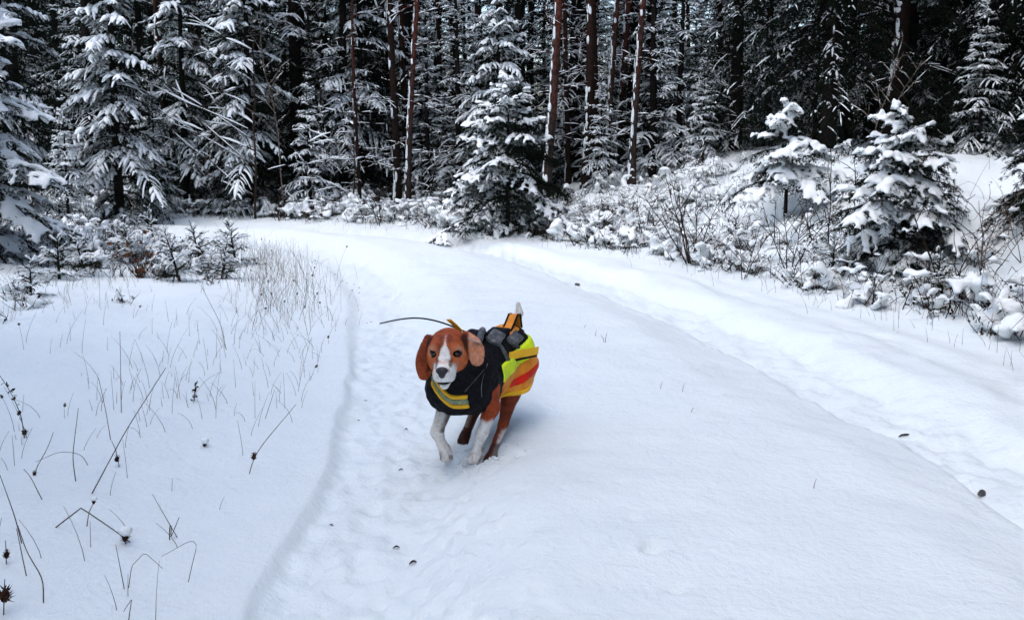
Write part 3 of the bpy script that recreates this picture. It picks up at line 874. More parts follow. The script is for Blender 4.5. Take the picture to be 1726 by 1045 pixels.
ng.links.new(ci.outputs[0], io.inputs['Instance'])
ng.links.new(attr('kind_index', 'INT'), io.inputs['Instance Index'])
ng.links.new(cx.outputs[0], io.inputs['Rotation'])
ng.links.new(attr('size', 'FLOAT'), io.inputs['Scale'])
ng.links.new(io.outputs[0], go.inputs[0])
gm = forest.modifiers.new('scatter', 'NODES')
gm.node_group = ng
# ---------------------------------------------------------------- the beagle, built from distance fields
class Field:
    def __init__(self, lo, hi, h):
        self.lo, self.h = np.array(lo, float), h
        self.n = np.ceil((np.array(hi) - self.lo) / h).astype(int) + 1
        self.f = np.full(self.n, 0.2)
    def axes(self, sl):
        return [self.lo[i] + self.h * np.arange(sl[i].start, sl[i].stop) for i in range(3)]
    def box(self, lo, hi, m):
        a = np.clip(np.floor((np.array(lo) - m - self.lo) / self.h).astype(int), 0, self.n - 1)
        b = np.clip(np.ceil((np.array(hi) + m - self.lo) / self.h).astype(int) + 1, 1, self.n)
        return tuple(slice(int(a[i]), int(b[i])) for i in range(3))
    def put(self, lo, hi, fn, k, cut=False, m=0.07):
        sl = self.box(lo, hi, m)
        X, Y, Z = self.axes(sl)
        P = np.stack(np.meshgrid(X, Y, Z, indexing='ij'), -1)
        d = fn(P)
        a = self.f[sl]
        if cut:
            d = -d
            hh = np.maximum(k - np.abs(a - d), 0) / k
            self.f[sl] = np.maximum(a, d) + hh * hh * k * 0.25
        else:
            hh = np.maximum(k - np.abs(a - d), 0) / k
            self.f[sl] = np.minimum(a, d) - hh * hh * k * 0.25
    def cone(self, a, b, ra, rb, k=0.03):
        a, b = np.array(a, float), np.array(b, float)
        def fn(P):
            ab = b - a
            t = np.clip(((P - a) @ ab) / (ab @ ab + 1e-12), 0, 1)
            return np.linalg.norm(P - a - t[..., None] * ab, axis=-1) - (ra + (rb - ra) * t)
        r = max(ra, rb)
        self.put(np.minimum(a, b) - r, np.maximum(a, b) + r, fn, k)
    def ell(self, c, r, rot=None, k=0.03, cut=False):
        c, r = np.array(c, float), np.array(r, float)
        A = np.eye(3) if rot is None else np.array(rot)     # rows: the three axes
        def fn(P):
            q = (P - c) @ A.T
            k0 = np.linalg.norm(q / r, axis=-1)
            k1 = np.linalg.norm(q / (r * r), axis=-1) + 1e-9
            return k0 * (k0 - 1) / k1
        e = np.abs(A.T) @ r if rot is not None else r
        self.put(c - e, c + e, fn, k, cut)
    def rbox(self, c, half, A, r, k=0.004):
        c, half, A = np.array(c, float), np.array(half, float), np.array(A)
        def fn(P):
            q = np.abs((P - c) @ A.T) - (half - r)
            return np.linalg.norm(np.maximum(q, 0), axis=-1) + np.minimum(q.max(-1), 0) - r
        e = np.abs(A.T) @ half
        self.put(c - e, c + e, fn, k)
    def points(self):
        X, Y, Z = [self.lo[i] + self.h * np.arange(self.n[i]) for i in range(3)]
        return np.meshgrid(X, Y, Z, indexing='ij')
    def copy(self, f=None):
        g = Field.__new__(Field)
        g.lo, g.h, g.n, g.f = self.lo, self.h, self.n, (self.f.copy() if f is None else f)
        return g
    def mesh(self, name, sm=0):
        v, q = surface_nets(self.f, self.lo, self.h)
        for _ in range(sm):
            acc, cnt = np.zeros_like(v), np.zeros(len(v))
            for a, b in ((0, 1), (1, 2), (2, 3), (3, 0)):
                np.add.at(acc, q[:, a], v[q[:, b]]); np.add.at(acc, q[:, b], v[q[:, a]])
                np.add.at(cnt, q[:, a], 1); np.add.at(cnt, q[:, b], 1)
            v = v * 0.5 + 0.5 * acc / np.maximum(cnt, 1)[:, None]
        return v, q

def surface_nets(f, lo, h):
    nx, ny, nz = f.shape
    s = f < 0
    acc = np.zeros((nx - 1, ny - 1, nz - 1, 3), np.float32)
    cnt = np.zeros((nx - 1, ny - 1, nz - 1), np.float32)
    base = np.stack(np.meshgrid(np.arange(nx), np.arange(ny), np.arange(nz), indexing='ij'), -1).astype(np.float32)
    for ax in range(3):
        a = [slice(None)] * 3; b = [slice(None)] * 3
        a[ax] = slice(0, -1); b[ax] = slice(1, None)
        a, b = tuple(a), tuple(b)
        cr = s[a] != s[b]
        den = f[a] - f[b]
        t = np.where(cr, f[a] / np.where(np.abs(den) < 1e-12, 1, den), 0)
        pos = base[a].copy()
        pos[..., ax] += t
        pos *= cr[..., None]
        o1, o2 = [i for i in range(3) if i != ax]
        for d1 in (0, 1):
            for d2 in (0, 1):
                sl = [slice(None)] * 3
                n1, n2 = f.shape[o1], f.shape[o2]
                sl[o1] = slice(d1, n1 - 1 + d1); sl[o2] = slice(d2, n2 - 1 + d2)
                sl = tuple(sl)
                acc += pos[sl]; cnt += cr[sl]
    on = cnt > 0
    idx = np.full(on.shape, -1, np.int64)
    idx[on] = np.arange(on.sum())
    V = acc[on] / cnt[on][:, None] * h + lo
    Q = []
    for ax in range(3):
        o1, o2 = (ax + 1) % 3, (ax + 2) % 3
        a = [slice(None)] * 3; b = [slice(None)] * 3
        a[ax] = slice(0, -1); b[ax] = slice(1, None)
        for o in (o1, o2):
            a[o] = slice(1, -1); b[o] = slice(1, -1)
        a, b = tuple(a), tuple(b)
        cr = np.argwhere(s[a] != s[b])
        if len(cr) == 0: continue
        inside = s[a][tuple(cr.T)]
        c = cr.copy(); c[:, o1] += 1; c[:, o2] += 1
        def g(d1, d2):
            e = c.copy(); e[:, o1] += d1; e[:, o2] += d2
            return idx[tuple(e.T)]
        q = np.stack([g(-1, -1), g(0, -1), g(0, 0), g(-1, 0)], -1)
        q[~inside] = q[~inside][:, ::-1]
        Q.append(q)
    return V, np.concatenate(Q)

DOG_O = np.array([-0.1475, 3.16, 0.0])
DOG_F = np.array([-0.375, -0.927, 0.0]); DOG_F /= np.linalg.norm(DOG_F)
DOG_L = np.array([-DOG_F[1], DOG_F[0], 0.0])
DOG_Z = tz(DOG_O[0], DOG_O[1] - 0.06) + 0.012
# head frame in dog coordinates (forward, left, up)
def w2d(v): return np.array([np.dot(v, DOG_F), np.dot(v, DOG_L), v[2]])
HS = 1.11
HC = np.array([0.178, -0.007, 0.437])
hf = w2d(np.array([-0.06, -1.0, -0.05])); hf /= np.linalg.norm(hf)
hl = np.cross([0, 0, 1.0], hf); hl /= np.linalg.norm(hl)
hl = hl + np.array([0, 0, 0.03]); hl /= np.linalg.norm(hl)
hu = np.cross(hf, hl)
HA = np.stack([hf, hl, hu])
def hp(f, l, u): return HC + HS * (f * hf + l * hl + u * hu)

G = Field((-0.53, -0.20, -0.02), (0.36, 0.20, 0.62), 0.0042)
# trunk
torso = G.copy()
for F_ in (torso,):
    F_.ell((-0.07, -0.004, 0.290), (0.175, 0.092, 0.106))
    F_.ell((0.06, -0.022, 0.268), (0.078, 0.090, 0.090), k=0.06)
    F_.ell((0.060, -0.085, 0.262), (0.055, 0.048, 0.055), k=0.05)
    F_.cone((-0.14, 0, 0.305), (-0.32, 0, 0.315), 0.083, 0.070, 0.05)
    F_.ell((-0.355, 0, 0.315), (0.070, 0.070, 0.078), k=0.05)
    F_.cone((0.03, -0.004, 0.325), HC - 0.035 * hf, 0.074, 0.058, 0.06)
    F_.ell((0.015, 0.056, 0.270), (0.065, 0.038, 0.075), k=0.04)
    F_.ell((0.015, -0.066, 0.270), (0.065, 0.042, 0.075), k=0.04)
    F_.ell((-0.315, 0.050, 0.272), (0.080, 0.043, 0.085), k=0.04)
    F_.ell((-0.315, -0.050, 0.272), (0.080, 0.043, 0.085), k=0.04)
G.f = torso.f.copy()
def leg(pts, rad, paw, paw_r, paw_dir, k=0.016, splay=0.0118):
    for a, b, ra, rb in zip(pts[:-1], pts[1:], rad[:-1], rad[1:]):
        G.cone(a, b, ra, rb, k)
    d = np.array(paw_dir, float); d /= np.linalg.norm(d)
    s = np.cross([0, 0, 1.0], d); s /= np.linalg.norm(s) + 1e-9
    w = np.cross(d, s)
    G.ell(paw, (paw_r * 1.25, paw_r * 1.0, paw_r * 0.80), np.stack([d, s, w]), 0.016)
    for q in (-1.35, -0.45, 0.45, 1.35):
        t = np.array(paw) + d * paw_r * (1.0 - 0.10 * q * q) + s * q * splay - w * paw_r * 0.12
        G.ell(t, (paw_r * 0.62, paw_r * 0.30, paw_r * 0.50), np.stack([d, s, w]), 0.003)
# front left (viewer's right), reaching the ground
leg([(0.02, 0.072, 0.262), (0.006, 0.080, 0.190), (0.050, 0.064, 0.105), (0.064, 0.050, 0.050)], [0.046, 0.030, 0.0190, 0.0160], (0.074, 0.047, 0.024), 0.0240, (1, -0.1, -0.35))
# front right, wrist folded
leg([(0.03, -0.072, 0.262), (0.045, -0.080, 0.195), (0.132, -0.076, 0.118), (0.136, -0.056, 0.076)], [0.046, 0.031, 0.0205, 0.0175], (0.135, -0.042, 0.050), 0.0240, (0.35, 0.45, -0.85))
# hind left, swung forward and landing
leg([(-0.295, 0.056, 0.270), (-0.180, 0.080, 0.190), (-0.095, 0.086, 0.095), (0.000, 0.086, 0.028)], [0.066, 0.036, 0.0165, 0.0150], (0.022, 0.086, 0.008), 0.0225, (1, 0.0, -0.25))
# hind right, behind the front legs
leg([(-0.30, -0.055, 0.270), (-0.20, -0.066, 0.190), (-0.150, -0.055, 0.115), (-0.080, -0.058, 0.052)], [0.064, 0.038, 0.0195, 0.0165], (-0.062, -0.060, 0.036), 0.0210, (0.9, 0.1, -0.45))
# tail
tail = [(-0.395, 0.0, 0.355), (-0.432, 0.004, 0.400), (-0.448, 0.010, 0.445), (-0.446, 0.006, 0.484)]
for a, b, ra, rb in zip(tail[:-1], tail[1:], (0.022, 0.017, 0.0145), (0.017, 0.0145, 0.009)):
    G.cone(a, b, ra, rb, 0.012)
# head
def hell(c, r, k=0.02, cut=False, rot=None): G.ell(hp(*c), np.array(r) * HS, HA if rot is None else rot @ HA, k, cut)
def hcone(a, b, ra, rb, k=0.02): G.cone(hp(*a), hp(*b), ra * HS, rb * HS, k)
hell((0, 0, 0.002), (0.068, 0.060, 0.050), 0.03)
hell((0.034, 0, 0.008), (0.040, 0.050, 0.036), 0.03)
for sg in (-1, 1):
    hell((0.018, sg * 0.032, -0.028), (0.046, 0.030, 0.036), 0.025)
    hell((0.052, sg * 0.028, 0.020), (0.016, 0.016, 0.010), 0.014)
hcone((0.050, 0, -0.028), (0.124, 0, -0.041), 0.038, 0.0265, 0.022)
for sg in (-1, 1):
    hell((0.098, sg * 0.0155, -0.053), (0.036, 0.0180, 0.0215), 0.012)
    hell((0.060, sg * 0.0335, 0.002), (0.013, 0.013, 0.010), 0.008, True)
hcone((0.035, 0, -0.060), (0.106, 0, -0.080), 0.026, 0.0150, 0.010)
hell((0.118, 0, -0.0690), (0.026, 0.022, 0.0048), 0.004, True)
# ears: right one hangs, left one is blown out and folded
def axes3(a, b):
    a = np.array(a, float); a /= np.linalg.norm(a)
    b = np.array(b, float); b -= a * (a @ b); b /= np.linalg.norm(b)
    return np.stack([a, b, np.cross(a, b)])
for t in np.linspace(0, 1, 6):
    c = (0.004 + 0.012 * t, -0.060 - 0.018 * math.sin(t * 2.2), 0.026 - 0.100 * t)
    wd = 0.018 + 0.011 * math.sin(t * 2.6)
    hell(c, (wd, 0.0095, 0.022), 0.012, rot=axes3((0.72, -0.69, 0), (0.69, 0.72, 0.1)))
for t in np.linspace(0, 1, 6):
    c = (-0.004 + 0.004 * t, 0.056 + 0.034 * math.sin(t * 1.75), 0.034 - 0.072 * t ** 1.4)
    wd = 0.018 + 0.009 * math.sin(t * 2.7)
    hell(c, (0.0085, wd, 0.019), 0.010, rot=axes3((1, 0.30, 0.15), (-0.30, 1, 0.0)))
G.cone(hp(-0.002, 0.058, 0.042), hp(0.010, 0.098, 0.026), 0.0085 * HS, 0.0065 * HS, 0.008)

bv, bq = G.mesh('body', 1)

# ---- coat colours: tricolour beagle, from position on the body, plus painted shade beside the right ear
def srgb(r, g, b):
    c = np.array([r, g, b]) / 255.0
    return np.where(c <= 0.04045, c / 12.92, ((c + 0.055) / 1.055) ** 2.4)
white, tan, rust, dark, pink, black = srgb(250, 245, 238), srgb(204, 108, 54), srgb(158, 66, 28), srgb(58, 24, 12), srgb(226, 156, 122), srgb(22, 17, 15)
H = (bv - HC) @ HA.T / HS                              # head coordinates
hfv, hlv, huv = H[:, 0], H[:, 1], H[:, 2]
n1 = vnoise(bv[:, 0] * 60, bv[:, 1] * 60, bv[:, 2] * 60, 3)
n2 = vnoise(bv[:, 0] * 150, bv[:, 1] * 150, bv[:, 2] * 110, 4)
jit = 0.004 * n1 + 0.002 * n2
col = np.tile(rust, (len(bv), 1))
def mixc(c, w):
    global col
    w = np.clip(w, 0, 1)[:, None]
    col = col * (1 - w) + np.asarray(c)[None] * w
def band(d, s=0.004): return 1 - sstep(-s, s, d + jit)
head = (bv[:, 2] > 0.30) & (hfv > -0.09) & (bv[:, 0] > 0.05) & (np.abs(hlv) < 0.2)
hd = head.astype(float)
mixc(tan, hd * (0.55 + 0.4 * n1))
mixc(rust, hd * sstep(0.02, 0.05, huv) * 0.6)
mixc(dark, hd * band(np.abs(np.abs(hlv) - 0.013) - 0.006, 0.006) * (hfv > 0.03) * (huv > -0.01) * 0.45)
mixc(dark, hd * sstep(0.1, 0.7, n1) * (huv > 0.0) * 0.45)
# muzzle, blaze, throat
muz = np.sqrt(((hfv - 0.125) / 0.066) ** 2 + (hlv / 0.056) ** 2 + ((huv + 0.050) / 0.042) ** 2) - 1
mixc(white, hd * band(muz * 0.04, 0.006))
blz = np.abs(hlv - 0.001) - (0.0012 + 0.024 * sstep(0.062, 0.092, hfv))
mixc(white, hd * band(blz, 0.0025) * sstep(0.0, 0.008, huv + 0.012) * sstep(0.055, 0.046, huv) * (hfv > 0.01))
mixc(white, hd * band(np.abs(hlv) - 0.030, 0.006) * (huv < -0.055) * (hfv < 0.12))
mixc(srgb(190, 150, 130), hd * band(np.sqrt((hfv - 0.085) ** 2 + (np.abs(hlv) - 0.043) ** 2 + (huv + 0.03) ** 2) - 0.018, 0.01) * 0.45)
for sg in (-1, 1):
    ed = np.sqrt((hfv - 0.060) ** 2 + ((hlv - sg * 0.0335) / 1.15) ** 2 + (huv - 0.002) ** 2)
    pale = np.sqrt((hfv - 0.058) ** 2 + ((hlv - sg * 0.036) / 1.2) ** 2 + (huv - 0.008) ** 2)
    mixc(srgb(196, 150, 122), hd * band(pale - 0.0205, 0.005) * 0.55)
    mixc(black, hd * band(ed - 0.0142, 0.003))
    tear = np.sqrt(((hlv - sg * 0.021) / 0.6) ** 2 + ((huv + 0.012) / 1.6) ** 2)
    mixc(dark, hd * band(tear - 0.0085, 0.004) * (hfv > 0.045) * 0.8)
    side = np.sqrt(((hfv - 0.012) / 1.0) ** 2 + ((huv - 0.012) / 1.3) ** 2)
    mixc(dark, hd * band(side - 0.026, 0.008) * (sg * hlv > 0.042) * (sg * hlv < 0.068) * 0.95)
earR = hd * (hlv < -0.060) * (hfv < 0.06)
mixc(srgb(150, 66, 34), earR * 0.9)
mixc(dark, earR * sstep(0.2, 0.8, n1 + 0.2) * 0.35)
mixc(dark, hd * band(np.abs(hlv + 0.056) - 0.006, 0.003) * (huv < 0.03) * (huv > -0.07) * (hfv < 0.04) * 0.8)  # shade between the hanging ear and the head, painted into the coat
earL = hd * sstep(0.062, 0.070, hlv)
mixc(pink, earL * 0.9)
mixc(tan, earL * sstep(-0.1, 0.7, n1) * 0.5)
mixc(srgb(232, 196, 178), earL * band(np.abs(huv - 0.036 + (hlv - 0.06) * 0.35) - 0.004, 0.003))
# legs
x_, y_, z_ = bv[:, 0], bv[:, 1], bv[:, 2]
front = (x_ > -0.02 + 0.12 * (z_ < 0.0)) & (z_ < 0.245) & ~((y_ > 0.075) & (x_ < 0.06) & (z_ < 0.10))
# separate front-left leg from the hind-left paw by nearness to the leg axes
def seg_d(P, pts):
    best = np.full(len(P), 9.0)
    for a, b in zip(pts[:-1], pts[1:]):
        a, b = np.array(a), np.array(b); ab = b - a
        t = np.clip(((P - a) @ ab) / (ab @ ab), 0, 1)
        best = np.minimum(best, np.linalg.norm(P - a - t[:, None] * ab, axis=1))
    return best
dFL = seg_d(bv, [(0.02, 0.072, 0.262), (0.006, 0.08, 0.19), (0.05, 0.064, 0.105), (0.085, 0.045, 0.02)])
dFR = seg_d(bv, [(0.03, -0.072, 0.262), (0.045, -0.08, 0.195), (0.132, -0.076, 0.118), (0.138, -0.04, 0.05)])
dHL = seg_d(bv, [(-0.295, 0.056, 0.27), (-0.18, 0.08, 0.19), (-0.095, 0.086, 0.095), (0.045, 0.086, 0.005)])
dHR = seg_d(bv, [(-0.30, -0.055, 0.27), (-0.20, -0.066, 0.19), (-0.15, -0.055, 0.115), (-0.04, -0.06, 0.03)])
dT = seg_d(bv, [(-0.35, 0, 0.315), (0.1, 0, 0.29)])
near = np.argmin(np.stack([dFL, dFR, dHL, dHR, dT - 0.05], 1), 1)
nh = ~head
grey = srgb(240, 234, 226)
lowleg = lambda z0, s=0.008: 1 - sstep(z0 - s, z0 + s, z_ + 2 * jit)
mixc(rust, (near == 0) * nh * (0.6 + 0.5 * n1))
mixc(grey, (near == 0) * nh * lowleg(0.150))
mixc(grey, (near == 1) * nh * lowleg(0.26))
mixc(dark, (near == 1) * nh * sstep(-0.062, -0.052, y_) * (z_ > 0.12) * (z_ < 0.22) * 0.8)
mixc(srgb(134, 56, 26), (near == 2) * nh * 1.0)
mixc(dark, (near == 2) * nh * sstep(0.2, 0.9, n1 + 0.25) * 0.45)
mixc(grey, (near == 2) * nh * lowleg(0.085) * sstep(0.088, 0.100, y_ + 0.5 * jit) * 0.8)
mixc(dark, (near == 2) * nh * lowleg(0.055) * 0.75)
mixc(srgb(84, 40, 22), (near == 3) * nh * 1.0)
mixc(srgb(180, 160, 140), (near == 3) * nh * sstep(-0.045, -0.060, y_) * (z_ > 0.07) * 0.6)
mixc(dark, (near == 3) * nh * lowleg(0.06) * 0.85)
# wet dirty toes
mixc(srgb(96, 72, 58), (near < 2) * nh * sstep(0.2, 0.9, n1 + 0.35) * np.where(near == 0, lowleg(0.03), lowleg(0.075)) * 0.75)
mixc(grey, ((x_ < -0.38) & (z_ > 0.385)).astype(float))                 # tail with its white tip
mixc(white, ((near == 4) & (z_ < 0.22)).astype(float) * 0.7)
n0 = vnoise(bv[:, 0] * 26, bv[:, 1] * 26, bv[:, 2] * 22, 8)
brown = sstep(1.6, 2.6, col[:, 0] / (col[:, 2] + 1e-4))
col = np.clip(col * (1 + 0.22 * n2 + 0.16 * n1 + 0.30 * brown * n0)[:, None], 0.004, 0.9)

# short fur: tiny blades lying along the coat
def dog_root(v): return v
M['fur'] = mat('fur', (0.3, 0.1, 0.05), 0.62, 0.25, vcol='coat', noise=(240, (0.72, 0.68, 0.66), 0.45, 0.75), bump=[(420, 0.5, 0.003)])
M['neoprene'] = mat('neoprene', (0.006, 0.0065, 0.008), 0.7, 0.08, noise=(35, (0.011, 0.012, 0.015), 0.45, 0.7), bump=[(22, 0.9, 0.02), (70, 0.6, 0.006), (260, 0.3, 0.002)])
M['hi_vis'] = mat('hi_vis', (0.70, 0.86, 0.012), 0.55, 0.3, noise=(18, (0.50, 0.74, 0.01), 0.45, 0.7), bump=[(40, 0.35, 0.006)])
M['orange_cloth'] = mat('orange_cloth', (0.80, 0.28, 0.022), 0.6, 0.3, noise=(22, (0.62, 0.20, 0.015), 0.45, 0.7), bump=[(40, 0.35, 0.006)])
M['red_tape'] = mat('red_tape', (0.70, 0.020, 0.008), 0.55, 0.2, noise=(30, (0.5, 0.02, 0.01), 0.45, 0.7), bump=[(60, 0.3, 0.004)])
M['yellow_tape'] = mat('yellow_tape', (0.88, 0.47, 0.012), 0.55, 0.3, noise=(25, (0.76, 0.38, 0.01), 0.5, 0.75), bump=[(60, 0.3, 0.004)])
M['reflective'] = mat('reflective', (0.17, 0.21, 0.10), 0.4, 0.5, noise=(90, (0.36, 0.42, 0.27), 0.45, 0.65), bump=[(90, 0.4, 0.004)])
M['device_grey'] = mat('device_grey', (0.055, 0.058, 0.062), 0.5, 0.45, noise=(45, (0.22, 0.225, 0.23), 0.5, 0.68))
M['nose'] = mat('nose', (0.012, 0.011, 0.012), 0.35, 0.5, bump=[(400, 0.5, 0.002)])
M['eye'] = mat('eye', (0.008, 0.005, 0.004), 0.06, 0.6)
M['mouth'] = mat('mouth', (0.010, 0.006, 0.006), 0.5, 0.3)

dog = empty('beagle_dog', tuple(DOG_O + np.array([0, 0, DOG_Z])))
tag(dog, 'brown and white beagle in a black and yellow vest running towards the viewer', 'dog')
D2W = np.stack([DOG_F, DOG_L, [0, 0, 1.0]])            # rows: dog axes in the world
def dobj(name, v, f, m, parent=dog, smooth=True):
    me = np_mesh(name, np.asarray(v) @ D2W, f, smooth, [m])
    return obj(name, me, parent)
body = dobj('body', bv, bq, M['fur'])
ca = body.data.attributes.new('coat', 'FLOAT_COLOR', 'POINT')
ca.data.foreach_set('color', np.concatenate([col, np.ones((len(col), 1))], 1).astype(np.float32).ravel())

# short hair standing a little off the coat, so that its outline is not smooth
rngf = np.random.default_rng(9)
e1, e2 = bv[bq[:, 1]] - bv[bq[:, 0]], bv[bq[:, 3]] - bv[bq[:, 0]]
nrm = np.cross(e1, e2); nrm /= np.linalg.norm(nrm, axis=1, keepdims=True) + 1e-12
pick = rngf.integers(0, len(bq), 80000)
tt = rngf.random((len(pick), 2, 1))
root_ = bv[bq[pick, 0]] + e1[pick] * tt[:, 0] + e2[pick] * tt[:, 1]
nn_ = nrm[pick]
flow = np.array([-0.5, 0.0, -0.85]) + rngf.normal(0, 0.25, (len(pick), 3))
flow -= (flow * nn_).sum(1, keepdims=True) * nn_
flow /= np.linalg.norm(flow, axis=1, keepdims=True) + 1e-9
eyes_ = np.minimum(np.linalg.norm(root_ - hp(0.0585, 0.033, 0.0015), axis=1), np.linalg.norm(root_ - hp(0.0585, -0.033, 0.0015), axis=1))
near_nose = np.linalg.norm(root_ - hp(0.15, 0, -0.03), axis=1) < 0.03
keep = (eyes_ > 0.018) & ~near_nose & ~((np.linalg.norm(root_ - hp(0.12, 0, -0.069), axis=1) < 0.03))
ln_ = (rngf.uniform(0.0035, 0.007, len(pick)) * np.where((root_[:, 0] > 0.2), 0.7, 1.0))[:, None]
tip_ = root_ + flow * ln_ + nn_ * ln_ * 0.38
sd_ = np.cross(flow, nn_) * 0.0006
FV = np.stack([root_ - sd_, root_ + sd_, tip_], 1)[keep].reshape(-1, 3)
fcol = np.repeat(np.clip(col[bq[pick, 0]] * rngf.uniform(0.7, 1.25, (len(pick), 1)), 0.003, 0.9)[keep], 3, 0)
fur = dobj('fur', FV, [np.arange(len(FV)).reshape(-1, 3)], M['fur'], body, True)
fur['kind'] = 'stuff'
ca = fur.data.attributes.new('coat', 'FLOAT_COLOR', 'POINT')
ca.data.foreach_set('color', np.concatenate([fcol, np.ones((len(fcol), 1))], 1).astype(np.float32).ravel())

def ball(c, r, A=None, seg=14, rings=9):
    th = np.linspace(0, np.pi, rings)[:, None]; ph = np.arange(seg)[None] * 2 * np.pi / seg
    u = np.stack([np.sin(th) * np.cos(ph), np.sin(th) * np.sin(ph), np.cos(th) + 0 * ph], -1).reshape(-1, 3) * np.array(r)
    if A is not None: u = u @ np.array(A)
    i = np.arange(rings - 1)[:, None] * seg; j = np.arange(seg)[None]
    return u + np.array(c), [np.stack([i + j, i + seg + j, i + seg + (j + 1) % seg, i + (j + 1) % seg], -1).reshape(-1, 4)]

for sg in (-1, 1):
    v, f = ball(hp(0.0585, sg * 0.0330, 0.0015), np.array([0.0108, 0.0108, 0.0070]) * HS, HA)
    dobj('eye', v, f, M['eye'])
g = Field(hp(0.14, 0, -0.028) - 0.05, hp(0.14, 0, -0.028) + 0.05, 0.0018)
g.ell(hp(0.144, 0, -0.025), np.array([0.012, 0.0185, 0.0115]) * HS, HA, 0.006)
g.ell(hp(0.148, 0, -0.035), np.array([0.010, 0.0105, 0.0125]) * HS, HA, 0.006)
for sg in (-1, 1):
    g.ell(hp(0.159, sg * 0.0080, -0.0275), np.array([0.006, 0.0032, 0.0030]) * HS, HA, 0.003, True)
v, q = g.mesh('nose', 1)
dobj('nose', v, q, M['nose'])
v, f = ball(hp(0.106, 0, -0.0695), np.array([0.0300, 0.0225, 0.0062]) * HS, HA)
dobj('mouth', v, f, M['mouth'])

# ---- the vest: shells a few millimetres outside the trunk
PX, PY, PZ = G.points()
thigh = torso.copy()
for sg in (1, -1):
    thigh.cone((-0.295, sg * 0.056, 0.270), (-0.210, sg * 0.074, 0.210), 0.067, 0.050, 0.03)
tor = thigh.f
legs_out = G.f                                         # the finished body, for layering over it
near_t = (tor < 0.035)
WR = np.zeros(tor.shape)
WR[near_t] = vnoise(PX[near_t] * 28, PY[near_t] * 28, PZ[near_t] * 28, 31) + 0.6 * vnoise(PX[near_t] * 60, PY[near_t] * 60, PZ[near_t] * 60, 32)
def shell(name, off, region, m, parent, wr=0.0, sm=1):
    f_ = np.maximum(tor - off - wr * WR, region)
    ins = np.argwhere(f_ < 0)
    a, b = np.maximum(ins.min(0) - 3, 0), np.minimum(ins.max(0) + 4, f_.shape)
    g_ = G.copy(f_[a[0]:b[0], a[1]:b[1], a[2]:b[2]])
    g_.lo = G.lo + a * G.h
    v, q = g_.mesh(name, sm)
    return dobj(name, v, q, m, parent)
def half(nx_, ny_, nz_, d): return nx_ * PX + ny_ * PY + nz_ * PZ - d
# body of the vest
collar_cut = half(*(0.70, 0, 0.72), 0.70 * 0.150 + 0.72 * 0.385)
reg = np.maximum.reduce([half(-1, 0, 0, 0.395), collar_cut, half(1, 0, 0, 0.175), -(PZ - (0.176 + 0.035 * sstep(0.0, -0.12, PX)))])
armL = np.sqrt(((PX - 0.015) / 0.060) ** 2 + ((PY - 0.115) / 0.045) ** 2 + ((PZ - 0.180) / 0.062) ** 2) - 1
reg = np.maximum(reg, -armL * 0.05)
vest = shell('vest', 0.013, reg, M['neoprene'], dog, 0.0055)
def poly(pts, ax):                                     # convex polygon in (forward, up) or (left, up)
    A_ = PX if ax == 'f' else PY
    out = np.full(PX.shape, -9.0)
    p = np.array(pts, float)
    area = sum(p[i][0] * p[(i + 1) % len(p)][1] - p[(i + 1) % len(p)][0] * p[i][1] for i in range(len(p)))
    if area < 0: p = p[::-1]
    for i in range(len(p)):
        (ax_, az_), (bx_, bz_) = p[i], p[(i + 1) % len(p)]
        n_ = np.array([bz_ - az_, -(bx_ - ax_)]); n_ /= np.linalg.norm(n_)
        out = np.maximum(out, n_[0] * (A_ - ax_) + n_[1] * (PZ - az_))
    return out
left, right = half(0, -1, 0, -0.022), half(0, 1, 0, -0.022)
for sd in (left, right):
    shell('orange_side_panel', 0.0195, np.maximum(poly([(-0.045, 0.31), (-0.400, 0.345), (-0.403, 0.240), (-0.36, 0.205), (-0.045, 0.182)], 'f'), sd), M['orange_cloth'], vest, 0.001)
    shell('side_hem', 0.0235, np.maximum(poly([(-0.088, 0.204), (-0.30, 0.222), (-0.30, 0.205), (-0.088, 0.184)], 'f'), sd), M['yellow_tape'], vest, 0.001)
    shell('hi_vis_panel', 0.0228, np.maximum(poly([(-0.028, 0.330), (-0.402, 0.372), (-0.404, 0.330), (-0.028, 0.274)], 'f'), sd), M['hi_vis'], vest, 0.0012)
    shell('red_stripe', 0.0232, np.maximum(poly([(-0.125, 0.252), (-0.375, 0.292), (-0.378, 0.266), (-0.125, 0.226)], 'f'), sd), M['red_tape'], vest, 0.001)
shell('rump_trim', 0.0180, np.maximum(half(-1, 0, 0, 0.405), np.maximum(half(1, 0, 0, -0.378), -(PZ - 0.385))), M['neoprene'], vest, 0.001)
shell('orange_back_patch', 0.0190, np.maximum(poly([(-0.255, 0.60), (-0.352, 0.60), (-0.352, 0.30), (-0.255, 0.30)], 'f'), np.maximum(half(0, 1, 0, 0.050), np.maximum(half(0, -1, 0, 0.050), -(PZ - 0.37)))), M['orange_cloth'], vest, 0.001)
# chest strips: yellow, reflective grey-green, yellow, sagging across the breast
fw = half(-1, 0, 0, -0.055)
def chest(name, z0, z1, off, m):
    sag = PZ - 2.6 * np.clip(-(PY + 0.004), 0, 0.2) ** 1.45 - 0.35 * np.clip(PY - 0.01, 0, 0.2) ** 1.5
    shell(name, off, np.maximum.reduce([-(sag - z0), sag - z1, fw, half(0, 1, 0, 0.046), half(0, -1, 0, 0.094)]), m, vest, 0.0008)
chest('lower_chest_strip', 0.212, 0.229, 0.0180, M['yellow_tape'])
chest('reflective_strip', 0.229, 0.249, 0.0168, M['reflective'])
chest('upper_chest_strip', 0.249, 0.265, 0.0180, M['yellow_tape'])

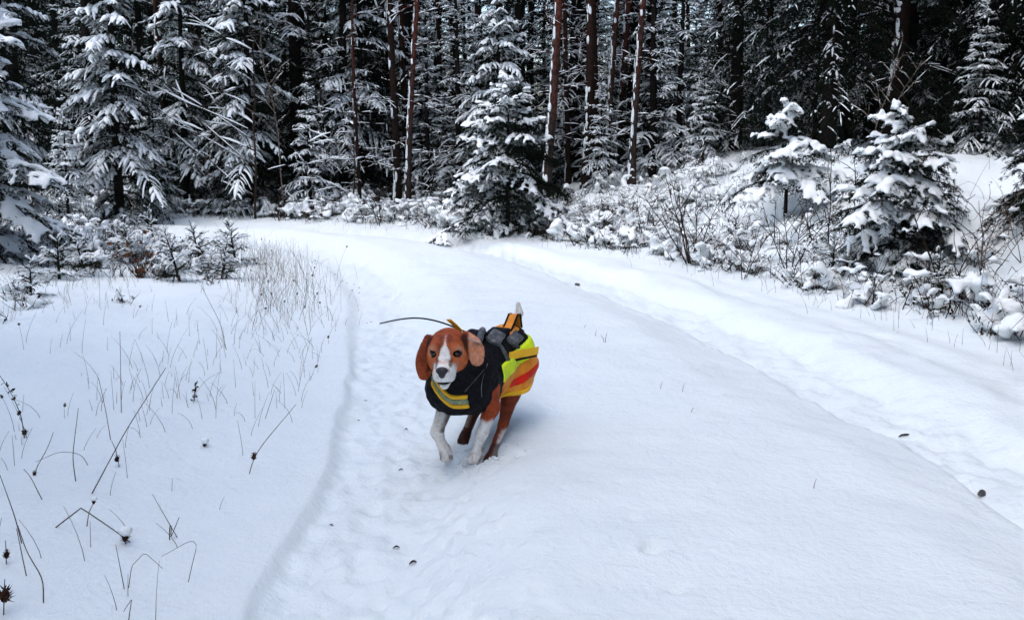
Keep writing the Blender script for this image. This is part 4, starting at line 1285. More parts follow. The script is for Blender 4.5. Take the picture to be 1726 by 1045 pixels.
def slab(path, width, thick, side_vec):
    P = np.array(path, float)
    s = np.array(side_vec, float); s /= np.linalg.norm(s)
    t = np.gradient(P, axis=0); t /= np.linalg.norm(t, axis=1, keepdims=True)
    n_ = np.cross(t, s)
    ring = np.stack([P + s * width / 2 + n_ * thick / 2, P - s * width / 2 + n_ * thick / 2, P - s * width / 2 - n_ * thick / 2, P + s * width / 2 - n_ * thick / 2], 1)
    k = len(P)
    i = np.arange(k - 1)[:, None] * 4; j = np.arange(4)[None]
    q = np.stack([i + j, i + (j + 1) % 4, i + 4 + (j + 1) % 4, i + 4 + j], -1).reshape(-1, 4)
    q = np.concatenate([q, [[3, 2, 1, 0]], [[4 * k - 4, 4 * k - 3, 4 * k - 2, 4 * k - 1]]])
    return ring.reshape(-1, 3), [q]
def d_of(u, v, y):
    """dog coordinates of the photo point u, v at depth y"""
    du, dv = (u - 863) / F_PX, (v - 409) / F_PX
    dy = math.cos(CAM_PITCH) - dv * math.sin(CAM_PITCH)
    t = y / dy
    w = np.array([du * t, y, CAM_H + t * (-math.sin(CAM_PITCH) - dv * math.cos(CAM_PITCH)) - DOG_Z]) - DOG_O
    return w2d(w)
# loose strap end flapping out at the hip
a_, b_ = d_of(858, 600, 3.235), d_of(907, 590, 3.33)
v, f = slab([a_, a_ * 0.66 + b_ * 0.34 + [0, 0.004, 0.002], a_ * 0.33 + b_ * 0.67 + [0, 0.004, 0.001], b_], 0.030, 0.004, (0, 0.1, 1))
dobj('loose_strap', v, f, M['yellow_tape'], vest, False)
v, f = slab([a_ + [0, -0.004, -0.010], a_ * 0.5 + b_ * 0.5 + [0, -0.004, -0.008], b_ + [0, -0.004, -0.007]], 0.034, 0.004, (0, 0.1, 1))
dobj('strap_backing', v, f, M['neoprene'], vest, False)
# tracker on the withers: padded units, a grey cylinder, antenna with yellow tab
def pill(name, a, b, ra, rb, m, par=vest, h=0.004, extra=()):
    a, b = np.array(a, float), np.array(b, float)
    r = max(ra, rb) + 0.02
    g_ = Field(np.minimum(a, b) - r, np.maximum(a, b) + r, h)
    g_.cone(a, b, ra, rb, 0.008)
    for (c, rr) in extra: g_.ell(c, rr, None, 0.012)
    X_, Y_, Z_ = g_.points()
    g_.f = g_.f + 0.002 * vnoise(X_ * 55, Y_ * 55, Z_ * 55, 8)
    v, q = g_.mesh(name, 1)
    return dobj(name, v, q, m, par)
def pack(name, c, half, fwd, m, r=0.008, lid=True, par=vest, tilt=0.0):
    A = axes3(fwd, (0.0, 1.0, tilt))
    c, half = np.array(c, float), np.array(half, float)
    rr = np.linalg.norm(half) + 0.02
    g_ = Field(c - rr, c + rr, 0.0032)
    g_.rbox(c, half, A, r)
    if lid:
        g_.rbox(c + A[2] * half[2] * 0.55, half * [1.06, 1.08, 0.5], A, r * 0.8, 0.002)
    X_, Y_, Z_ = g_.points()
    g_.f = g_.f + 0.0016 * vnoise(X_ * 60, Y_ * 60, Z_ * 60, 8)
    v, q = g_.mesh(name, 1)
    return dobj(name, v, q, m, par)
pack('tracker_pouch', (-0.045, -0.015, 0.415), (0.055, 0.034, 0.028), (1, 0.05, -0.08), M['neoprene'], 0.014)
pill('tracker_unit', (0.030, 0.040, 0.424), (-0.070, 0.014, 0.452), 0.0125, 0.0125, M['device_grey'], h=0.003)
pack('battery_pouch', (-0.125, 0.038, 0.404), (0.050, 0.026, 0.022), (1, 0.15, -0.12), M['device_grey'], 0.010, tilt=-0.5)
pack('back_pouch', (-0.215, 0.012, 0.398), (0.046, 0.036, 0.022), (1, 0.05, -0.08), M['neoprene'], 0.010)
pack('camera_unit', (-0.255, 0.062, 0.376), (0.052, 0.022, 0.018), (1, 0.08, -0.08), M['device_grey'], 0.007, tilt=-0.8)
# webbing straps running down over the back
for f0 in (-0.105, -0.235):
    shell('webbing_strap', 0.0200, np.maximum.reduce([half(1, 0, 0, f0 + 0.011), half(-1, 0, 0, -(f0 - 0.011)), -(PZ - 0.325), half(0, 1, 0, 0.2)]), M['device_grey'], vest, 0.0055)
# antenna
A_ = [d_of(778, 556, 3.10), d_of(752, 545, 3.06), d_of(725, 537, 3.03), d_of(695, 534, 3.00), d_of(665, 539, 2.98), d_of(640, 545, 2.96)]
A_ = np.array(A_)
tt = np.linspace(0, 5, 26)
AP = np.stack([np.interp(tt, np.arange(6), A_[:, i]) for i in range(3)], 1)
for _ in range(14):
    AP[1:-1] = (AP[:-2] + AP[1:-1] * 2 + AP[2:]) / 4
AP = np.concatenate([[(-0.02, 0.0, 0.438)], AP])
v, f = tubes([AP], [np.linspace(0.0036, 0.0022, 27)], 6)
dobj('antenna', v, f, M['neoprene'], vest)
p0, p1 = d_of(777, 558, 3.085), d_of(756, 538, 3.045)
v, f = slab([p0, (p0 + p1) / 2 + [0, 0, 0.002], p1], 0.020, 0.003, np.cross(p1 - p0, [0.9, -0.3, 0.4]))
dobj('yellow_tab', v, f, M['yellow_tape'], vest, False)
# handle loop standing up at the rump
hpts = [(-0.285, 0.015, 0.395), (-0.320, 0.018, 0.422), (-0.358, 0.020, 0.456), (-0.385, 0.020, 0.452), (-0.402, 0.020, 0.395)]
v, f = slab(hpts, 0.034, 0.006, (0.1, 1, 0.1))
dobj('back_handle', v, f, M['orange_cloth'], vest, False)
for dy in (-0.019, 0.019):
    v, f = tubes([np.array(hpts) + [0, dy, 0.001]], [0.0042], 6)
    dobj('handle_piping', v, f, M['neoprene'], vest)

# pale seams on the vest
def seam(pts_px, y0, name='seam', r=0.0012):
    P = np.array([d_of(u, v, y) for (u, v), y in zip(pts_px, y0)])
    # press each point onto the shell
    for k in range(len(P)):
        ray = P[k] - w2d(np.array([0, 0, CAM_H - DOG_Z]) - DOG_O)
        ray /= np.linalg.norm(ray)
        for _ in range(60):
            ijk = np.clip(np.round((P[k] - G.lo) / G.h).astype(int), 0, G.n - 1)
            d = tor[tuple(ijk)] - 0.016
            if abs(d) < 0.001: break
            P[k] = P[k] + ray * np.clip(d, -0.02, 0.02) * 0.7
    v, f = tubes([smooth_path_d(P)], [r], 5)
    dobj(name, v, f, M['device_grey'], vest)
def smooth_path_d(P, n=14):
    t = np.linspace(0, len(P) - 1, n)
    Q = np.stack([np.interp(t, np.arange(len(P)), P[:, i]) for i in range(3)], 1)
    for _ in range(3):
        Q[1:-1] = (Q[:-2] + 2 * Q[1:-1] + Q[2:]) / 4
    return Q
seam([(783, 660), (795, 646), (808, 632), (816, 622)], [3.05, 3.06, 3.07, 3.08])
seam([(812, 668), (811, 650), (815, 632), (822, 612)], [3.09, 3.09, 3.09, 3.10])
# ---------------------------------------------------------------- small plants, undergrowth, things on the road
def seedling(kind, u, v, rz, s, label):
    o = plant('spruce_seedling', SP[kind], at(u, v), rz, s * 0.92, label, 'seedling', 'spruce seedlings on the verges')
    o.rotation_euler = (0.22 * math.sin(u * 1.7), 0.22 * math.cos(v * 2.3), rz)
    return o
seedling('seedling_a', 303, 474, 0.3, 1.0, 'spruce seedling with clear leader, middle of the cluster beside the far left verge')
seedling('seedling_a', 374, 470, 2.1, 0.9, 'spruce seedling on a bare dark stem, nearest the left wheel track')
seedling('seedling_b', 398, 446, 1.0, 1.3, 'spruce seedling behind the bare stemmed one near the bend')
seedling('seedling_b', 340, 448, 4.0, 1.2, 'spruce seedling squeezed between its taller neighbours on the left verge')
seedling('seedling_a', 145, 462, 5.2, 0.85, 'low spruce seedling left of the brown leaved plant')
seedling('seedling_b', 52, 502, 0.8, 0.9, 'tiny spruce seedling half buried in snow near the left edge')
seedling('seedling_a', 218, 442, 3.3, 0.95, 'spruce seedling right behind the brown leaved plant')
seedling('seedling_b', 100, 470, 2.4, 1.1, 'spruce seedling below the sweeping snowy boughs on the left')
seedling('seedling_a', 262, 420, 1.4, 1.0, 'spruce seedling farthest back in the left cluster')
seedling('seedling_b', 1404, 462, 0.5, 1.0, 'small spruce seedling on the right bank left of the stout young spruce')
seedling('seedling_b', 1240, 418, 1.5, 1.0, 'spruce seedling on the bank left of the snowy umbrella spruce')
seedling('seedling_a', 1590, 500, 2.5, 0.8, 'dark spruce seedling at the foot of the stout young spruce')

def shrub(seed, u, v, H, stems, label, n=18, az=None, snow=0.0, L=(0.12, 0.35), r0=0.006, bark='twig'):
    ms = bare_meshes(seed, H, n, L, (0.6, 1.8), snow, r0=r0, sub=2, zb=0.25, stems=stems, thick=0.0035, bark=bark)
    return plant('bare_shrub', ms, at(u, v), seed * 0.7, 1.0, label, 'shrub', 'bare shrubs on the right bank', rename={'trunk': 'stem'})
shrub(81, 1166, 443, 0.82, 6, 'wide dark leafless shrub with fanned stems at the road edge right of the middle', n=30, r0=0.008)
shrub(82, 1328, 455, 0.70, 4, 'leafless shrub with crossing dark stems below the snowy umbrella spruce', n=20)
shrub(83, 1398, 418, 0.85, 1, 'single dark upright stem between the two young spruces on the bank', n=6)
shrub(84, 1250, 470, 0.40, 3, 'low thin shrub left of the crossing dark stems', n=10)
shrub(85, 1592, 492, 0.75, 2, 'thin dark stems in front of the stout young spruce', n=12)
shrub(86, 1655, 478, 0.65, 3, 'pale thin shrub between the stout spruce and the right edge', n=12, bark='birch_twig')
shrub(87, 1440, 380, 0.60, 1, 'thin dark stem left of the pale forked twigs', n=5)
shrub(88, 1085, 408, 0.45, 4, 'small leafless shrub left of the wide fanned one', n=14)
shrub(89, 1010, 398, 0.40, 4, 'small leafless shrub by the road right of the middle spruce', n=12)
shrub(90, 640, 380, 0.55, 3, 'thin leafless shrub at the far road edge below the red pines', n=14)
shrub(91, 470, 372, 0.50, 4, 'thin leafless shrub at the far left bend', n=14)

# ---- undergrowth: snow capped dwarf shrubs nobody could count
def undergrowth(name, seed, spots, label):
    rng = np.random.default_rng(seed)
    n = len(spots)
    x, y = spots[:, 0], spots[:, 1]
    z = terrain(x, y)
    sc = spots[:, 2]
    # arching twigs, each with an uneven strip of snow, and a few soft pads
    k = np.repeat(np.arange(n), rng.integers(3, 7, n))
    m = len(k)
    az = rng.uniform(0, 6.28, m)
    ln = rng.uniform(0.06, 0.22, m) * sc[k]
    h0 = rng.uniform(0.01, 0.16, m) * sc[k]
    hv = np.stack([np.cos(az), np.sin(az), 0 * az], 1)
    P0 = np.stack([x[k] + rng.normal(0, 0.04, m), y[k] + rng.normal(0, 0.04, m), z[k] + h0], 1)
    P1 = P0 + hv * (ln * 0.55)[:, None] + np.array([0, 0, 1.0]) * (ln * rng.uniform(0.0, 0.6, m))[:, None]
    P2 = P0 + hv * ln[:, None] + np.array([0, 0, 1.0]) * (ln * rng.uniform(-0.5, 0.3, m))[:, None]
    sv1, sf1 = snow_arrays(P0, P1, P2, rng.uniform(0.014, 0.032, m) * sc[k], rng, K=5, S=6, end=(0.6, 0.98))
    seg, rings = 9, 6
    th = np.linspace(0.02, np.pi - 0.02, rings)[:, None]; ph = np.arange(seg)[None] * 2 * np.pi / seg
    U = np.stack([np.sin(th) * np.cos(ph), np.sin(th) * np.sin(ph), np.cos(th) + 0 * ph], -1).reshape(-1, 3)
    i = np.arange(rings - 1)[:, None] * seg; j = np.arange(seg)[None]
    Q = np.stack([i + j, i + seg + j, i + seg + (j + 1) % seg, i + (j + 1) % seg], -1).reshape(-1, 4)
    kb = np.repeat(np.arange(n), rng.integers(0, 3, n))
    mb = len(kb)
    r = rng.uniform(0.02, 0.042, mb) * sc[kb]
    c = np.stack([x[kb] + rng.normal(0, 0.06, mb), y[kb] + rng.normal(0, 0.06, mb), z[kb] + rng.uniform(-0.01, 0.06, mb) * sc[kb]], 1)
    V = U[None] * np.stack([rng.uniform(0.9, 1.8, mb), rng.uniform(0.8, 1.3, mb), rng.uniform(0.45, 0.8, mb)], 1)[:, None] * r[:, None, None]
    nz = vnoise(V[..., 0] / r[:, None] * 1.6 + np.arange(mb)[:, None] * 3.1, V[..., 1] / r[:, None] * 1.6, V[..., 2] / r[:, None] * 1.6, 5)
    V = V * (1 + 0.5 * nz)[..., None] + c[:, None]
    snowV, sfl = join_arrays([(sv1, sf1), (V.reshape(-1, 3), [(Q[None] + (np.arange(mb) * len(U))[:, None, None]).reshape(-1, 4)])])
    rm = remeshed('caps', snowV, sfl, 0.024, 1)
    co = np.empty(len(rm.vertices) * 3, np.float32); rm.vertices.foreach_get('co', co)
    snowV = co.reshape(-1, 3)
    li = np.empty(len(rm.loops), np.int32); rm.loops.foreach_get('vertex_index', li)
    snowF, snowT = li.reshape(-1, 4), np.zeros((0, 3), np.int32)
    bpy.data.meshes.remove(rm)
    d_ = P2 - P0
    tvv = np.concatenate([P0 - [0, 0, 0.004], P1 - [0, 0, 0.004], P2 - [0, 0, 0.004]]).reshape(3, -1, 3).transpose(1, 0, 2)
    twigV, twigF = tubes(list(tvv), [np.array([0.0028, 0.0022, 0.0012])] * m, 3, cap=False)
    twigF = twigF[0]
    # dark sprigs: crossed thin blades, splayed
    ns = rng.integers(3, 10, n)
    k = np.repeat(np.arange(n), ns)
    m = len(k)
    d = rng.normal(0, 0.75, (m, 3)); d[:, 2] = np.abs(d[:, 2]) + 0.55
    d /= np.linalg.norm(d, axis=1, keepdims=True)
    L = (rng.uniform(0.08, 0.30, m) * sc[k])[:, None]
    p = np.stack([x[k] + rng.normal(0, 0.05, m) * sc[k], y[k] + rng.normal(0, 0.05, m) * sc[k], z[k] - 0.02], 1)
    s = np.cross(d, rng.normal(size=(m, 3))); s /= np.linalg.norm(s, axis=1, keepdims=True) + 1e-9
    s2 = np.cross(d, s)
    w = (rng.uniform(0.002, 0.0045, m))[:, None]
    mid = p + d * L * 0.55 + rng.normal(0, 0.012, (m, 3))
    tip = p + d * L + rng.normal(0, 0.02, (m, 3))
    tv = np.stack([p - s * w, p + s * w, mid + s * w * 0.7, mid - s * w * 0.7, tip, p - s2 * w, p + s2 * w, mid + s2 * w * 0.7, mid - s2 * w * 0.7], 1)
    b = (np.arange(m) * 9)[:, None]
    tq = np.concatenate([b + np.array([[0, 1, 2, 3]]), b + np.array([[5, 6, 7, 8]])])
    tt_ = np.concatenate([b + np.array([[3, 2, 4]]), b + np.array([[8, 7, 4]])])
    # small dark leaves along the sprigs
    kk = np.repeat(np.arange(m), 2)
    t = rng.uniform(0.3, 1.0, len(kk))[:, None]
    q = p[kk] + d[kk] * L[kk] * t
    e1 = rng.normal(size=(len(kk), 3)); e1 /= np.linalg.norm(e1, axis=1, keepdims=True)
    e2 = np.cross(e1, d[kk]); e2 /= np.linalg.norm(e2, axis=1, keepdims=True) + 1e-9
    ll = rng.uniform(0.008, 0.024, len(kk))[:, None]
    lv = np.stack([q, q + e1 * ll + e2 * ll * 0.4, q + e1 * ll * 1.7, q + e1 * ll - e2 * ll * 0.4], 1).reshape(-1, 3)
    lf = np.arange(len(lv)).reshape(-1, 4)
    nS, nT, nL = len(snowV), m * 9, len(lv)
    allV = np.concatenate([snowV, tv.reshape(-1, 3), lv, twigV])
    quads = np.concatenate([snowF, tq + nS, lf + nS + nT, twigF + nS + nT + nL])
    tris = np.concatenate([snowT, tt_ + nS])
    fm = np.concatenate([np.zeros(len(snowF)), np.ones(len(tq) + len(lf) + len(twigF)), np.zeros(len(snowT)), np.ones(len(tt_))])
    me = np_mesh(name, allV, [quads, tris], True, [M['snow'], M['twig']], fm)
    return tag(obj(name, me), label, 'undergrowth', kind='stuff')

rng = np.random.default_rng(77)
def scatter(n, box, fn, size):
    out = []
    while len(out) < n:
        xs, ys = rng.uniform(box[0], box[1], 4000), rng.uniform(box[2], box[3], 4000)
        pr = fn(xs, ys)
        ok = rng.random(4000) < pr
        for a, b in zip(xs[ok], ys[ok]):
            out.append((a, b, rng.uniform(*size)))
    return np.array(out[:n])
def p_right(x, y):
    v = sdist(x, y, LINE_V) + 0.25 * vnoise(x * 0.9, y * 0.9, 0, 9)
    patch = sstep(-0.35, 0.35, vnoise(x * 0.8, y * 0.8, 0, 40))
    edge = np.exp(-((v - 0.35) / 0.35) ** 2)
    far = sstep(9.3, 10.5, y)
    return np.clip(sstep(0.02, 0.15, v) * (0.85 * edge + 0.20 * patch * sstep(2.4, 0.9, v) * (1 - 0.5 * far) + far * 0.55 * sstep(3.5, 1.5, v)), 0, 1)
def p_left(x, y):
    l = sdist(x, y, LINE_L)
    patch = sstep(-0.25, 0.4, vnoise(x * 0.9 + 5, y * 0.9, 0, 41))
    return sstep(-0.8, -1.3, l) * (sstep(6.0, 7.0, y) * patch * 0.7 + 0.10 * sstep(-1.2, -1.8, l) * patch + sstep(9.2, 10.3, y) * 0.6)
undergrowth('undergrowth', 5, scatter(1150, (-8, 6.5, 3.8, 15.5), p_right, (0.7, 1.35)), 'snow capped dwarf shrubs along the far and right road edge')
undergrowth('undergrowth', 6, scatter(950, (-8, -1.5, 4.4, 13.5), p_left, (0.55, 1.15)), 'snow capped dwarf shrubs on the far left verge')

# ---- brown leaved plant among the seedlings
def leafy(u, v, n, label, H=0.34):
    rng = np.random.default_rng(91)
    p = at(u, v)
    root = empty('leafy_plant', p)
    tag(root, label, 'plant')
    st, sr, lv = [], [], []
    for k in range(n):
        a, h, o = rng.uniform(0, 6.28), H * rng.uniform(0.5, 1.1), rng.uniform(0.05, 0.25)
        P = np.stack([np.cos(a) * o * np.linspace(0, 1, 5) ** 1.3, np.sin(a) * o * np.linspace(0, 1, 5) ** 1.3, -0.05 + (h + 0.05) * np.linspace(0, 1, 5)], 1)
        st.append(P); sr.append(np.linspace(0.004, 0.0015, 5))
        for j in range(9):
            q = P[rng.integers(1, 5)]
            d = rng.normal(size=3); d[2] -= 0.4; d /= np.linalg.norm(d)
            e = np.cross(d, rng.normal(size=3)); e /= np.linalg.norm(e)
            nn = np.cross(d, e)
            l = rng.uniform(0.03, 0.06)
            lv.append((q, q + d * l * 0.5 + e * l * 0.28 + nn * l * 0.12, q + d * l + nn * l * 0.05, q + d * l * 0.5 - e * l * 0.28 + nn * l * 0.12))
    v, f = tubes(st, sr, 4)
    obj('stem', np_mesh('stem', v, f, True, [M['twig']]), root)
    lv = np.array(lv).reshape(-1, 3)
    o = obj('leaves', np_mesh('leaves', lv, np.arange(len(lv)).reshape(-1, 4), False, [M['brown_leaf']]), root)
    o['kind'] = 'stuff'
leafy(236, 468, 9, 'bushy plant with withered brown leaves among the seedlings')

# ---- stalks that can be picked out, traced as bent lines standing in the snow
def pt_y(u, v, y):
    du, dv = (u - 863) / F_PX, (v - 409) / F_PX
    t = y / (math.cos(CAM_PITCH) - dv * math.sin(CAM_PITCH))
    return np.array([du * t, y, CAM_H + t * (-math.sin(CAM_PITCH) - dv * math.cos(CAM_PITCH))])
def smooth_path(P, n=14, soft=True):
    P = np.array(P, float)
    s = np.concatenate([[0], np.cumsum(np.linalg.norm(np.diff(P, axis=0), axis=1))])
    t = np.linspace(0, s[-1], n)
    Q = np.stack([np.interp(t, s, P[:, i]) for i in range(3)], 1)
    if soft:
        for _ in range(2):
            Q[1:-1] = (Q[:-2] + 2 * Q[1:-1] + Q[2:]) / 4
    return Q
def head_mesh(c, r, L, seed, axis):
    """a dry composite or clover head: core with papery scales"""
    rng = np.random.default_rng(seed)
    a = np.array(axis, float); a /= np.linalg.norm(a)
    e = np.cross(a, [0.3, 1, 0.2]); e /= np.linalg.norm(e); g = np.cross(a, e)
    V, F = ball((0, 0, 0), (r * 0.7, r * 0.7, L * 0.45), None, 8, 6)
    V = V @ np.stack([e, g, a]) + c
    sv = []
    for k in range(46):
        z_, ph = rng.uniform(-0.5, 0.5), rng.uniform(0, 6.28)
        rad = r * math.sqrt(max(0.05, 1 - (2 * z_) ** 2)) * 0.75
        o = np.cos(ph) * e + np.sin(ph) * g
        b = c + o * rad + a * z_ * L
        w = np.cross(a, o)
        d = o * 0.7 + a * rng.uniform(0.3, 1.1) + rng.normal(0, 0.25, 3)
        d = d / np.linalg.norm(d) * r * rng.uniform(0.5, 1.0)
        sv += [b - w * r * 0.18, b + w * r * 0.18, b + d]
    sv = np.array(sv)
    return join_arrays([(V, F), (sv, [np.arange(len(sv)).reshape(-1, 3)])])
def stalk(px, label, lean=0.0, head=None, cap=0.0, r=0.0022, m='dry_grass', soft=True, name='dry_stalk', hs=1.0, leafs=0):
    b = at(*px[0])
    P = [pt_y(u, v, b.y + lean * k / max(1, len(px) - 1)) for k, (u, v) in enumerate(px)]
    P[0] = np.array(b) - [0, 0, 0.03]
    P = np.array(P)
    root = empty(name, tuple(b))
    tag(root, label, 'stalk', 'dry stalks on the left verge')
    Q = smooth_path(P, 16, soft) - np.array(b)
    v, f = tubes([Q], [np.linspace(r * 0.8, r * 0.45, 16)], 5)
    obj('stem', np_mesh('stem', v, f, True, [M[m]]), root)
    if leafs:
        rg = np.random.default_rng(leafs)
        lv = []
        for k in range(26):
            q = Q[rg.integers(3, 16)]
            d = rg.normal(size=3); d /= np.linalg.norm(d)
            e = np.cross(d, rg.normal(size=3)); e /= np.linalg.norm(e)
            l = rg.uniform(0.012, 0.024)
            lv += [q, q + d * l * 0.6 + e * l * 0.3, q + d * l, q + d * l * 0.6 - e * l * 0.3]
        lv = np.array(lv)
        o = obj('leaves', np_mesh('leaves', lv, np.arange(len(lv)).reshape(-1, 4), False, [M['twig']]), root)
        o['kind'] = 'stuff'
    if head is not None:
        c = pt_y(head[0], head[1], b.y + lean * 0.3) - np.array(b)
        v, f = head_mesh(c, 0.0095 * hs, 0.022 * hs, int(px[0][0]) + 3, (0.15, 0, 1))
        obj('seed_head', np_mesh('seed_head', v, f, False, [M['seed_head']]), root)
        if cap:
            v, f = ball((0, 0, 0), (0.0135 * cap, 0.0125 * cap, 0.0105 * cap), None, 12, 8)
            v = v * (1 + 0.5 * vnoise(v[:, 0] * 90, v[:, 1] * 90, v[:, 2] * 90, 6))[:, None] + c + [0, 0, 0.008 * hs + 0.006 * cap]
            obj('snow_cap', np_mesh('snow_cap', v, f, True, [M['snow']]), root)
    return root
stalk([(146, 831), (212, 725), (279, 620)], 'long straight dry stalk leaning right, the longest on the left verge', 0.10, r=0.0026)
stalk([(416, 799), (427, 772), (445, 745), (499, 681)], 'dry stalk with a dark seed head and a long thin tip, nearest the wheel track', 0.05, (428, 769), hs=1.15)
stalk([(77, 884), (137, 855), (200, 898), (272, 955)], 'dry stalk bent like a roof over the snow at lower left', -0.05, r=0.0026, soft=False)
stalk([(203, 786), (196, 760), (188, 742)], 'short stalk with a dark seed head beside the longest leaning stalk', 0.0, (197, 773), hs=1.1)
stalk([(212, 916), (211, 903), (209, 893)], 'squat spiky seed head wearing a ball of snow at lower left', 0.0, (211, 904), cap=1.25, hs=1.35)
stalk([(285, 909), (286, 885), (289, 882), (288, 905), (302, 871)], 'broken stalk folded into a narrow v', 0.0, r=0.0024, soft=False)
stalk([(309, 908), (257, 832)], 'thin stalk leaning left just behind the folded v', 0.05, r=0.0016)
stalk([(313, 980), (325, 945), (335, 911), (325, 906), (300, 922), (272, 937)], 'grass blade bent over in a loop near the bottom left', 0.0, r=0.0014)
stalk([(212, 992), (195, 917)], 'thin straight stalk near the bottom, left of the looped blade', 0.0, r=0.0016)
stalk([(213, 990), (222, 953), (244, 930), (274, 957)], 'kinked grass blade rising from the foot of the thin straight stalk', 0.0, r=0.0014, soft=False)
stalk([(129, 813), (122, 770), (132, 687)], 'slightly curved upright stalk left of the longest leaning one', 0.08, r=0.0022)
stalk([(188, 742), (178, 690), (166, 636)], 'upright stalk tilting left behind the short dark seed head', 0.06, r=0.0020)
stalk([(143, 886), (150, 862), (158, 846)], 'short stalk with a small snowy head below the roof shaped stalk', 0.0, (158, 845), cap=0.7, hs=0.7)
stalk([(42, 738), (36, 700), (18, 660), (-2, 630)], 'leafy dark stalk leaning in from the left edge above a seed head', 0.05, (42, 728), r=0.0026, leafs=4, hs=1.1)
stalk([(4, 1035), (7, 1000), (8, 975)], 'big dry seed head at the bottom left corner', 0.0, (8, 1003), hs=1.7)
stalk([(10, 950), (10, 925), (9, 910)], 'dark broken stub at the left edge above the big seed head', 0.0, (11, 934), hs=1.0)
stalk([(345, 752), (345, 745)], 'small dark seed head under a cap of snow right of the longest stalk', 0.0, (345, 748), cap=1.0, hs=0.9)
stalk([(72, 1015), (73, 975), (45, 930), (30, 885)], 'drooping grass blade in the lower left corner', 0.0, r=0.0022)
stalk([(213, 1045), (222, 1008), (208, 1030)], 'broken blade at the bottom edge of the picture', 0.0, r=0.0018, soft=False)
stalk([(443, 705), (463, 656)], 'short straight stalk near the wheel track above the seed headed one', 0.0, r=0.0018)
stalk([(326, 675), (328, 660), (330, 648)], 'stubby dark spike in the middle of the left verge', 0.0, (329, 657), r=0.003, hs=0.8, leafs=8)
stalk([(204, 695), (203, 600), (202, 558)], 'upright dark stick standing alone on the left verge', 0.0, r=0.0022)
stalk([(500, 660), (510, 620), (525, 568)], 'thin pale stalk leaning right beside the wheel track', 0.05, r=0.0016, m='pale_grass')
stalk([(383, 590), (372, 545), (341, 485)], 'long dark stalk leaning left behind the verge grasses', 0.1, r=0.0022)
stalk([(514, 520), (517, 460)], 'upright stalk at the road edge near the bend', 0.0, r=0.0022)
stalk([(78, 842), (50, 800), (40, 790)], 'arched blade at the left edge above the roof shaped stalk', 0.0, r=0.002)
stalk([(155, 784), (138, 764), (100, 760), (60, 778)], 'arching grass blade left of the short dark seed head', 0.0, r=0.0016)
stalk([(58, 800), (60, 790), (80, 755), (90, 728)], 'crossing dark stalk with a small head at the left', 0.0, (58, 798), r=0.002, hs=0.8)
stalk([(40, 915), (25, 870), (0, 800)], 'long stalk leaning in from the left edge', 0.0, r=0.0022)
stalk([(47, 970), (35, 925), (28, 890)], 'dark upright blade left of the drooping one', 0.0, r=0.002)

# ---- fine grass nobody could count
def grass(name, seed, spots, label, L=(0.06, 0.22), m='dry_grass', w=0.0011, heads=0.0):
    rng = np.random.default_rng(seed)
    n = len(spots)
    p = np.stack([spots[:, 0], spots[:, 1], terrain(spots[:, 0], spots[:, 1]) - 0.01], 1)
    a = rng.uniform(0, 6.28, n)
    t = rng.uniform(0.05, 0.7, n)
    ln = rng.uniform(L[0], L[1], n) * (0.5 + 0.8 * rng.random(n))
    curves, rad, extra = [], [], []
    for k in range(n):
        s = np.linspace(0, 1, 5)
        dx = np.array([math.cos(a[k]), math.sin(a[k]), 0])
        bend = rng.uniform(0, 0.7)
        P = p[k] + ln[k] * (dx * t[k] * (s ** 1.5)[:, None] + np.array([0, 0, 1.0]) * (s - bend * s * s * t[k])[:, None])
        curves.append(P); rad.append(np.linspace(w, w * 0.45, 5))
        if rng.random() < heads:
            extra.append(head_mesh(P[-1], 0.007, 0.016, k, P[-1] - P[-2]))
    v, f = tubes(curves, rad, 3, cap=False)
    if extra:
        v, f = join_arrays([(v, f)] + extra)
    me = np_mesh(name, v, f, True, [M[m]])
    return tag(obj(name, me), label, 'grass', kind='stuff')
def p_verge(x, y):
    l = sdist(x, y, LINE_L)
    patch = sstep(-0.3, 0.5, vnoise(x * 1.3, y * 1.3, 0, 51))
    return sstep(-0.08, -0.25, l) * sstep(-4.5, -2.5, l) * (0.15 + 0.85 * patch)
grass('dry_grass', 1, scatter(620, (-4.5, -0.7, 1.9, 9.5), p_verge, (1, 1)), 'thin dry grass blades scattered over the left verge', heads=0.05)
grass('dry_grass', 8, scatter(640, (-4.5, -0.7, 1.9, 9.5), p_verge, (1, 1)), 'fine pale grass blades scattered over the left verge', (0.05, 0.2), 'pale_grass', 0.0012)
def p_tuft(x, y):
    l = sdist(x, y, LINE_L)
    return np.exp(-((l + 0.45) / 0.28) ** 2) * sstep(4.6, 5.6, y) * sstep(9.6, 8.2, y)
grass('dry_grass', 2, scatter(420, (-4.5, -0.7, 4.5, 9.8), p_tuft, (1, 1)), 'pale grass tufts along the left road edge before the bend', (0.08, 0.26), 'pale_grass', 0.0012)
grass('dry_grass', 6, scatter(130, (-4.5, -0.7, 4.5, 9.8), p_tuft, (1, 1)), 'dark grass tips along the left road edge before the bend', (0.08, 0.28), 'dry_grass', 0.0014, heads=0.12)
def p_redge(x, y):
    v = sdist(x, y, LINE_V)
    return np.exp(-((v - 0.0) / 0.22) ** 2) * sstep(2.5, 4, y)
grass('dry_grass', 3, scatter(330, (-3, 4.0, 3.0, 12), p_redge, (1, 1)), 'thin grass blades along the right road edge', (0.06, 0.2), 'dry_grass', 0.0013)
def p_bank(x, y):
    v = sdist(x, y, LINE_V)
    return sstep(0.2, 0.6, v) * sstep(3.0, 1.6, v)
grass('dry_grass', 4, scatter(260, (0.5, 6.0, 4.0, 12), p_bank, (1, 1)), 'thin twigs and blades poking out of the right bank', (0.12, 0.5), 'twig', 0.0018)
